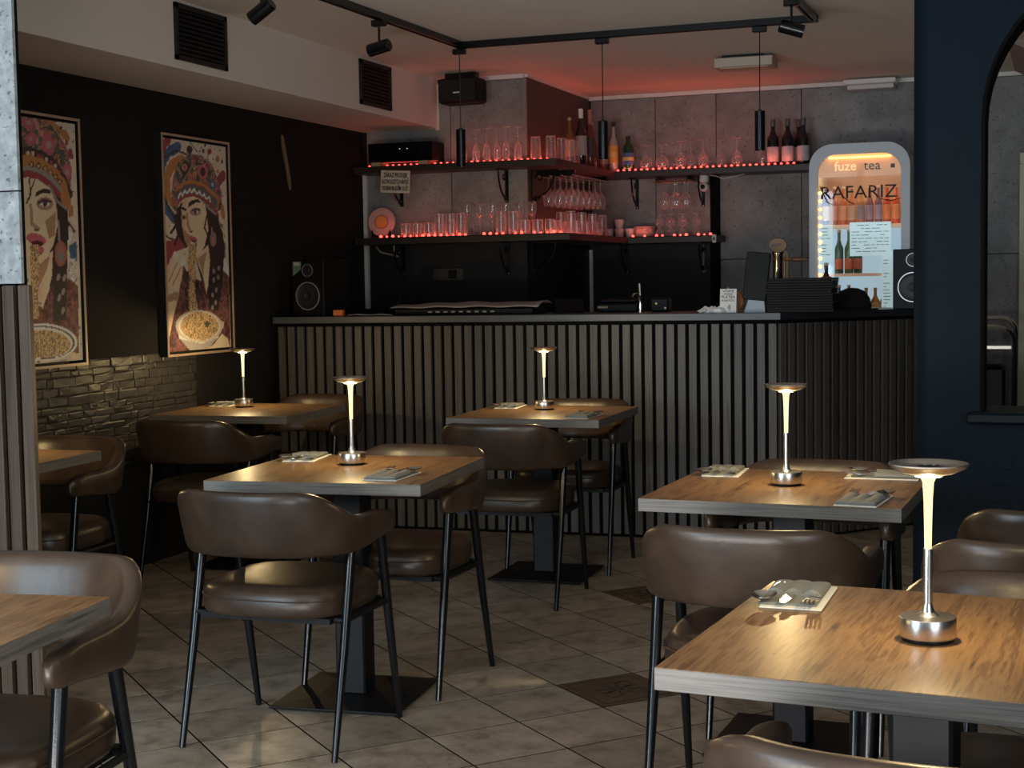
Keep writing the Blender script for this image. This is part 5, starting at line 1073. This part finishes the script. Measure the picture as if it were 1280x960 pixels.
def picture(y0, y1, z0, z1, feats, label, seed):
    t = thing('framed_picture', label, 'picture', (XL, y0, z0), 0, 'noodle prints on the charcoal wall'); W, H = y1-y0, z1-z0; d = .050
    m = MB(); e = .012
    for a in ((0,0,W,e),(0,H-e,W,H),(0,e,e,H-e),(W-e,e,W,H-e)): m.box(d-.004, a[0], a[1], d, a[2], a[3])
    obj('frame', m, FRAME, t, smooth=0)
    m = MB()
    for a in ((0,0,W,e),(0,H-e,W,H),(0,e,e,H-e),(W-e,e,W,H-e)): m.box(.001, a[0], a[1], d-.0042, a[2], a[3])
    m.box(.001, e, e, .012, W-e, H-e); obj('shadow_box', m, GAP, t, smooth=0)
    nu, nv = 128, 228; U, V, I = paint(feats, W, H, nu, nv, seed)
    s = .024; k = ((U > s) & (U < W-s) & (V > s) & (V < H-s))
    vs_ = np.stack([np.full(U.size, .040), U.ravel(), V.ravel()], 1); idx = np.arange(nu*nv).reshape(nv, nu)
    q = np.stack([idx[:-1,:-1], idx[:-1,1:], idx[1:,1:], idx[1:,:-1]], -1); kk = k[:-1,:-1] & k[1:,1:]
    me = bpy.data.meshes.new('canvas'); me.from_pydata(vs_.tolist(), [], q[kk].reshape(-1,4).tolist()); me.materials.append(ART)
    ca_ = me.color_attributes.new('print', 'FLOAT_COLOR', 'POINT')
    ca_.data.foreach_set('color', np.concatenate([I.reshape(-1,3), np.ones((nu*nv,1))], 1).astype(np.float32).ravel())
    obj('canvas', me, parent=t)
    obj('canvas_side', MB().box(.0125, s, s, .0395, W-s, H-s), GAP, t, smooth=0)
    return t
picture(6.30, 6.935, 1.0, 2.105, ART_NEAR, 'tall framed print showing a woman with chopsticks above a white noodle bowl', 3)
picture(5.02, 5.655, 1.0, 2.105, ART_FAR, 'framed print with enlarged woman face, half hidden by the concrete partition', 5)

# ------------------------------------------------------------------ chairs
def chair_band():
    """U-shaped upholstered back: arm end - back - arm end, top edge stepping down into the arms"""
    pts = []                                               # (x, y) centre line and local outward normal
    n_arm, n_arc = 9, 34; rx, ry, yc = .254, .245, -.03; ye = .175
    for i in range(n_arm): pts.append((-rx, ye + (yc-ye)*i/n_arm))
    for i in range(n_arc + 1):
        a = PI - PI*i/n_arc; ca_, sa_ = math.cos(a), math.sin(a); ex = 2/2.7
        pts.append((rx*math.copysign(abs(ca_)**ex, ca_), yc - ry*abs(sa_)**ex))
    for i in range(n_arm - 1, -1, -1): pts.append((rx, ye + (yc-ye)*i/n_arm))
    P_ = np.array(pts); t_ = np.gradient(P_, axis=0); t_ /= np.linalg.norm(t_, axis=1)[:,None]; nrm = np.stack([t_[:,1], -t_[:,0]], 1)
    if nrm[len(P_)//2][1] > 0: nrm = -nrm
    s_ = np.concatenate([[0], np.cumsum(np.linalg.norm(np.diff(P_, axis=0), axis=1))]); S = s_[-1]
    rings_ = []; K = 16
    def sm(a, b, x): x = max(0, min(1, (x-a)/(b-a))); return x*x*(3-2*x)
    for i, ((x, y), (nx_, ny_)) in enumerate(zip(P_, nrm)):
        d = min(s_[i], S - s_[i])                          # distance from the arm end
        up = sm(.24, .46, d)
        zt = .682 + .088*up - .018*sm(.0, .10, .10 - d) - .006*math.sin(PI*min(1, d/.26)); zb = .598 - .022*sm(.0, .30, d)
        th = .023 + .003*up
        r_end = 1 - max(0, (.022 - d)/.022)**2; r_end = max(r_end, .02)**.5 if d < .022 else 1
        zm = (zt+zb)/2; hz = (zt-zb)/2
        ring = []
        for k in range(K):
            a = 2*PI*k/K; cx_, cz_ = math.cos(a), math.sin(a)
            px_ = th*math.copysign(abs(cx_)**.55, cx_)*(.55 + .45*r_end); pz_ = hz*math.copysign(abs(cz_)**.42, cz_)*(.80 + .20*r_end)
            lean = .022*up*(pz_/hz)
            ring.append((x + nx_*(px_ + lean), y + ny_*(px_ + lean), zm + pz_))
        rings_.append(ring)
    def endcap(ring, dy):
        c = np.mean(ring, axis=0); return [tuple(c + (np.array(p)-c)*.55 + np.array((0, dy, 0))) for p in ring]
    rings_ = [endcap(rings_[0], .010)] + rings_ + [endcap(rings_[-1], .010)]
    return MB().rings(rings_)
def chair_seat():
    R_ = []; n = 40
    for sc, z in ((.90,.392),(.975,.396),(1.0,.408),(1.005,.430),(.99,.455),(.955,.470),(.88,.479),(.70,.484),(.40,.486),(.1,.486)):
        ring = []
        for k in range(n):
            a = 2*PI*k/n; ca_, sa_ = math.cos(a), math.sin(a); e = 2/3.4
            ring.append((.232*sc*math.copysign(abs(ca_)**e, ca_), .012 + .228*sc*math.copysign(abs(sa_)**e, sa_), z))
        R_.append(ring)
    return MB().rings(R_)
def make_chair(label, group):
    t = thing('armchair', label, 'chair', (0,0,0), 0, group)
    obj('backrest', chair_band(), LEATHER, t, smooth=70); st = obj('seat', chair_seat(), LEATHER, t, smooth=60)
    ring = []
    m = MB()
    pts = []
    for k in range(41):
        a = 2*PI*k/40; ca_, sa_ = math.cos(a), math.sin(a); e = 2/3.4
        pts.append((.234*math.copysign(abs(ca_)**e, ca_), .012 + .230*math.copysign(abs(sa_)**e, sa_), .446))
    m.tube(pts, .0022, 5); obj('piping', m, LEATHER_SEAM, st)
    m = MB(); m.box(-.21,-.165,.376,.21,.185,.3925)
    for s in (-1, 1): m.tube([(s*.243,-.135,.384),(s*.243,.162,.384)], .009, 8)
    for y in (-.135, .162): m.tube([(-.243,y,.384),(.243,y,.384)], .009, 8)
    obj('seat_frame', m, MATTE_BLACK, t)
    for s in (-1, 1):
        obj('leg', MB().tube([(s*.246,-.230,.001),(s*.245,-.150,.30),(s*.244,-.082,.600)], [.0095,.0135,.0155], 12), METAL_BLACK, t)
        obj('leg', MB().tube([(s*.246,.230,.001),(s*.245,.172,.30),(s*.244,.118,.612)], [.0095,.0135,.0155], 12), METAL_BLACK, t)
    return t
GC = 'brown leather armchairs at the tables'
CH = [  # x, y, rotation, label
 (-2.165, 3.895, .02, 'brown leather armchair, back towards us, in front of the left middle table'),
 (-2.120, 4.565, PI - .02, 'brown armchair at the far side of the left middle table, open side towards us'),
 (-2.185, 5.90, .03, 'brown leather armchair with its back to us before the table by the bar slats'),
 (-2.185, 6.655, PI + .03, 'brown armchair between the rear centre table and the bar front'),
 (-3.610, 5.79, .03, 'dark brown armchair with its back to us before the table under the woman print'),
 (-3.640, 6.72, PI, 'brown armchair in the corner between the speaker end of the bar and the table'),
 (-.695, 3.64, .0, 'brown leather armchair with its back to us before the right middle table'),
 (-.710, 4.42, PI - .03, 'brown armchair at the far side of the right middle table, facing the viewer'),
 (-.168, 2.060, -.10, 'brown armchair cut by the bottom edge, before the nearest right table'),
 (-.055, 2.700, PI - .08, 'brown armchair behind the nearest right table, only its back rim visible'),
 (-.030, 3.610, .0, 'second brown armchair from the front in the row at the right edge'),
 (.020, 4.070, .0, 'brown armchair farthest back at the right edge, next to the navy wall'),
 (-2.030, 2.385, PI + .12, 'brown armchair wrapping the corner of the table cut off at the left edge'),
 (-3.590, 4.560, PI + .05, 'tan lit armchair tucked at the table behind the left slatted partition'),
]
chair0 = None
for x, y, rz, lab in CH:
    if chair0 is None: chair0 = make_chair(lab, GC); chair0.location = (x, y, 0); chair0.rotation_euler = (0,0,rz)
    else: dup(chair0, lab, (x, y, 0), rz)

# ------------------------------------------------------------------ tables
TH = .75
def make_table(label, group):
    t = thing('dining_table', label, 'table', (0,0,0), 0, group)
    hw_ = .35; z0, z1 = TH - .036, TH
    m = MB(); c = .0012
    r = lambda d, z: [(-hw_+d,-hw_+d,z),(hw_-d,-hw_+d,z),(hw_-d,hw_-d,z),(-hw_+d,hw_-d,z)]
    m.rings([r(c,z0), r(0,z0+c), r(0,z1-c)], mi=1); b_ = MB().rings([r(0,z1-c), r(c,z1)])
    me = MB(); me.v = m.v; me.f = m.f[:-1]; me.m = [1]*len(me.f)
    me.add([*r(0,z1-c), *r(c,z1)], [(0,1,5,4),(1,2,6,5),(2,3,7,6),(3,0,4,7),(4,5,6,7)], 0)
    obj('tabletop', me, [OAK, OAK_EDGE], t, smooth=0)
    obj('mounting_plate', MB().box(-.17,-.17,z0-.008,.17,.17,z0-.0005), METAL_BLACK, t)
    obj('column', MB().cbox(-.05,-.05,.018,.05,.05,z0-.008,.006), MATTE_BLACK, t)
    m = MB(); r2 = lambda d, z: [(-d,-d,z),(d,-d,z),(d,d,z),(-d,d,z)]
    m.rings([r2(.212,.006), r2(.215,.009), r2(.213,.013), r2(.10,.020)]); obj('base_plate', m, MATTE_BLACK, t, smooth=0)
    for x in (-.18, .18):
        for y in (-.18, .18): obj('foot', MB().lathe([(.001,0),(.014,0),(.014,.0065),(.001,.0065)],10,(x,y,0)), PLASTIC_BLACK, t)
    return t
TB = [(-2.162, 4.31, .10, 'square oak table left of centre, second lamp from the left', 'left middle table'),
      (-3.689, 6.285, .08, 'square oak table against the left wall under the noodle print', 'table under the noodle print'),
      (-2.219, 6.40, .03, 'square oak table in front of the bar slats at the rear centre', 'rear centre table'),
      (-.721, 4.226, -.034, 'square oak table right of centre with three place settings', 'right middle table'),
      (-.208, 2.500, -.076, 'nearest oak table at the lower right corner', 'nearest right table'),
      (-2.012, 1.985, .147, 'oak table corner cut off at the left edge of the photo', 'left edge table'),
      (-3.640, 4.200, .06, 'oak table half hidden behind the slatted partition on the left', 'table behind the partition')]
tab0 = None
for x, y, rz, lab, short in TB:
    if tab0 is None: tab0 = make_table(lab, 'square oak tables'); tab0.location = (x,y,0); tab0.rotation_euler = (0,0,rz)
    else: dup(tab0, lab, (x,y,0), rz)

# ------------------------------------------------------------------ table lamps
def make_lamp(label, group):
    t = thing('table_lamp', label, 'lamp', (0,0,0), 0, group)
    obj('base_gap', MB().lathe([(.001,0),(.040,0),(.042,.002),(.042,.006),(.001,.006)], 28), PLASTIC_BLACK, t)
    obj('base', MB().lathe([(.001,.0062),(.0445,.0062),(.0455,.008),(.0455,.037),(.0445,.039),(.018,.0405),(.011,.046),(.0082,.056),(.0075,.060),(.001,.060)], 36), STEEL, t)
    obj('lower_stem', MB().lathe([(.001,.058),(.0076,.058),(.0076,.150),(.001,.150)], 18), STEEL, t)
    obj('light_guide', MB().lathe([(.001,.1505),(.0056,.1505),(.0060,.18),(.0072,.23),(.0090,.258),(.0125,.2655),(.001,.2655)], 18), LAMP_GLOW, t)
    sh = obj('disc_shade', MB().lathe([(.001,.270),(.024,.270),(.040,.2735),(.058,.281),(.0635,.2875),(.0625,.2895),(.055,.2885),(.045,.2845),(.034,.2825),(.001,.2825)], 40), STEEL, t)
    obj('led_ring', MB().lathe([(.013,.2698),(.013,.2675),(.021,.2675),(.021,.2698)], 24, cap=False), RING_GLOW, t)
    obj('touch_button', MB().lathe([(.001,.2826),(.0185,.2826),(.0190,.2845),(.001,.2845)], 24), PLASTIC_BLACK, sh)
    obj('button_ring', MB().lathe([(.019,.2826),(.026,.2826),(.026,.2850),(.019,.2850),(.019,.2826)], 28, cap=False), STEEL, sh)
    light('lamp_light', 'POINT', (0, 0, .252), LAMP_W, (1.0,.72,.34), size=.008, parent=t)
    return t
LAMP_W = 10.0
LP = [(-2.205, 4.405, 'slim steel disc lamp on the left middle table'), (-3.790, 6.40, 'slim steel disc lamp on the table under the noodle print'), (-2.262, 6.52, 'slim steel disc lamp on the rear centre table'),
      (-.742, 4.245, 'slim steel disc lamp on the right middle table'), (-.203, 2.472, 'largest looking steel disc lamp, on the nearest right table'), (-2.10, 1.98, 'steel disc lamp on the table cut off at the left edge'), (-3.62, 4.34, 'steel disc lamp hidden behind the left partition')]
lamp0 = None
for x, y, lab in LP:
    if lamp0 is None: lamp0 = make_lamp(lab, 'slim steel table lamps'); lamp0.location = (x,y,TH + .0004)
    else: dup(lamp0, lab, (x,y,TH + .0004))

# ------------------------------------------------------------------ place settings
CLOTH = plain('grey_green_linen', (.20,.21,.19), .9, 0, .5, 420, var=.12); PNAP = plain('white_paper_napkin', (.74,.74,.68), .85); SILV = plain('cutlery_steel', (.70,.68,.62), .18, 1.0)
def napkin_pocket(x0, x1, y0, y1, z, lumps, hgt, nx_=18, ny_=10):
    vs_, fs_ = [], []
    top = []
    for j in range(ny_ + 1):
        for i in range(nx_ + 1):
            u_, v_ = i/nx_, j/ny_
            hh = .0035 + hgt*(abs(math.sin(PI*u_*lumps))**.8)*(.22 + .78*v_) if 0 < i < nx_ else .002
            vs_.append((x0 + (x1-x0)*u_, y0 + (y1-y0)*v_ + .003*math.sin(u_*9), z + hh))
    n = len(vs_); vs_ += [(p[0], p[1], z) for p in vs_]
    for j in range(ny_):
        for i in range(nx_):
            a = j*(nx_+1) + i; fs_ += [(a, a+1, a+nx_+2, a+nx_+1), (n+a, n+a+nx_+1, n+a+nx_+2, n+a+1)]
    for i in range(nx_):
        a = i; b = ny_*(nx_+1) + i; fs_ += [(a, n+a, n+a+1, a+1), (b, b+1, n+b+1, n+b)]
    for j in range(ny_):
        a = j*(nx_+1); b = a + nx_; fs_ += [(a, a+nx_+1, n+a+nx_+1, n+a), (b, n+b, n+b+nx_+1, b+nx_+1)]
    return MB().add(vs_, fs_)
def handle(m, y0, y1, z, w0=.004, w1=.006):
    r_ = []
    for k in range(7):
        f = k/6; y = y0 + (y1-y0)*f; w_ = w1 + (w0-w1)*f; zz = z + .003*math.sin(PI*f)
        r_.append([(-w_, y, zz), (w_, y, zz), (w_, y, zz + .0016), (-w_, y, zz + .0016)])
    m.rings(r_)
def fork_mb():
    m = MB(); handle(m, 0, .125, 0)
    r_ = []
    for y, w_, zz in ((.125,.004,0),(.135,.009,.0005),(.148,.0125,.001),(.156,.0125,.002)): r_.append([(-w_, y, zz),(w_, y, zz),(w_, y, zz+.0016),(-w_, y, zz+.0016)])
    m.rings(r_)
    for k in range(4):
        x = -.0105 + .007*k; m.rings([[(x-.0018,y,zz),(x+.0018,y,zz),(x+.0018,y,zz+.0016),(x-.0018,y,zz+.0016)] for y, zz in ((.155,.002),(.170,.0045),(.185,.006),(.196,.0055))])
    return m
def spoon_mb():
    m = MB(); handle(m, 0, .13, .001)
    L_, n = 14, 9; vs_, fs_ = [], []
    for i in range(L_ + 1):
        f = i/L_; y = .128 + .066*f; w_ = .0215*math.sqrt(max(0, math.sin(PI*min(1, .06 + .94*f)**.85)))+.0015
        for j in range(n):
            s = -1 + 2*j/(n-1); dz = .009*(1 - s*s)*math.sin(PI*min(1,f*1.05))**.8 if 0 < f < 1 else 0
            vs_.append((w_*s, y, .009 - dz))
    N_ = len(vs_); vs_ += [(p[0], p[1], p[2] - .0014) for p in vs_]
    for i in range(L_):
        for j in range(n - 1):
            a = i*n + j; fs_ += [(a, a+1, a+n+1, a+n), (N_+a, N_+a+n, N_+a+n+1, N_+a+1)]
    for i in range(L_):
        a = i*n; b = a + n - 1; fs_ += [(a, a+n, N_+a+n, N_+a), (b, N_+b, N_+b+n, b+n)]
    return m.add(vs_, fs_)
FORK_ME = fork_mb().mesh('fork', SILV, 50); SPOON_ME = spoon_mb().mesh('spoon', SILV, 60)
m = MB(); handle(m, 0, .11, 0); m.rings([[(-w_,y,.0),(w_,y,.0),(w_,y,.0015),(-w_,y,.0015)] for y, w_ in ((.11,.004),(.12,.008),(.17,.0095),(.20,.004))]); KNIFE_ME = m.mesh('knife', SILV, 50)
UNDER_ME = napkin_pocket(-.052, .052, .0, .185, 0, 1, .0012, 8, 6).mesh('lower_fold', CLOTH, 60)
POCK_ME = napkin_pocket(-.052, .052, .0, .118, .0045, 3, .0095).mesh('folded_pocket', CLOTH, 70)
PN_ME = MB().cbox(-.052,-.006,0,.060,.205,.0026,.0008).mesh('paper_napkin', PNAP, 0)
SETS = [  # table index, local x, local y of the handle end, turned?, wording
 (0, .200, -.285, 0, 'front right corner of the left middle table'), (0, -.265, .335, 1, 'back left side of the left middle table'),
 (1, -.255, .335, 1, 'wall side of the table under the noodle print'),
 (2, .235, -.300, 0, 'front right corner of the rear centre table'), (2, -.260, .335, 1, 'back left side of the rear centre table'),
 (3, .232, -.340, 0, 'front right corner of the right middle table'), (3, -.270, .335, 1, 'back left side of the right middle table'), (3, .315, .262, 2, 'back right side of the right middle table'),
 (4, -.280, .315, 1, 'left side of the nearest right table')]
def place(me, name, M_, label, cat, group):
    o = bpy.data.objects.new(name, me); C.objects.link(o); o.matrix_world = M_; return tag(o, label, cat, group)
for ti, lx, ly, tu, wd in SETS:
    tx, ty, trz = TB[ti][:3]
    Mt = Matrix.Translation((tx, ty, TH)) @ Matrix.Rotation(trz, 4, 'Z') @ Matrix.Translation((lx, ly, 0)) @ Matrix.Rotation({0: -.06, 1: PI + .08, 2: PI/2 + .05}[tu], 4, 'Z')
    Z_ = lambda z: Mt @ Matrix.Translation((0, 0, z))
    place(PN_ME, 'paper_napkin', Z_(.0003) @ Matrix.Translation((-.012 if tu else -.004, .0, 0)), 'white paper napkin under the grey one, ' + wd, 'paper napkin', 'white paper napkins')
    t = thing('cloth_napkin', 'grey linen napkin folded as a pocket, ' + wd, 'napkin', (0,0,0), 0, 'grey linen napkins'); t.matrix_world = Z_(.0031)
    a = obj('lower_fold', UNDER_ME, parent=t); obj('folded_pocket', POCK_ME, parent=t)
    zc = .0031 + .0078
    place(FORK_ME, 'fork', Z_(zc) @ Matrix.Translation((-.034, .020, 0)) @ Matrix.Rotation(.05, 4, 'Z') , 'steel fork in the napkin pocket, ' + wd, 'fork', 'steel forks')
    place(KNIFE_ME, 'knife', Z_(zc) @ Matrix.Translation((0, -.012 + .02, 0)) @ Matrix.Rotation(-.03, 4, 'Z'), 'steel knife between fork and spoon, ' + wd, 'knife', 'steel knives')
    place(SPOON_ME, 'spoon', Z_(zc) @ Matrix.Translation((.034, .014, 0)) @ Matrix.Rotation(-.07, 4, 'Z'), 'steel spoon in the napkin pocket, ' + wd, 'spoon', 'steel spoons')
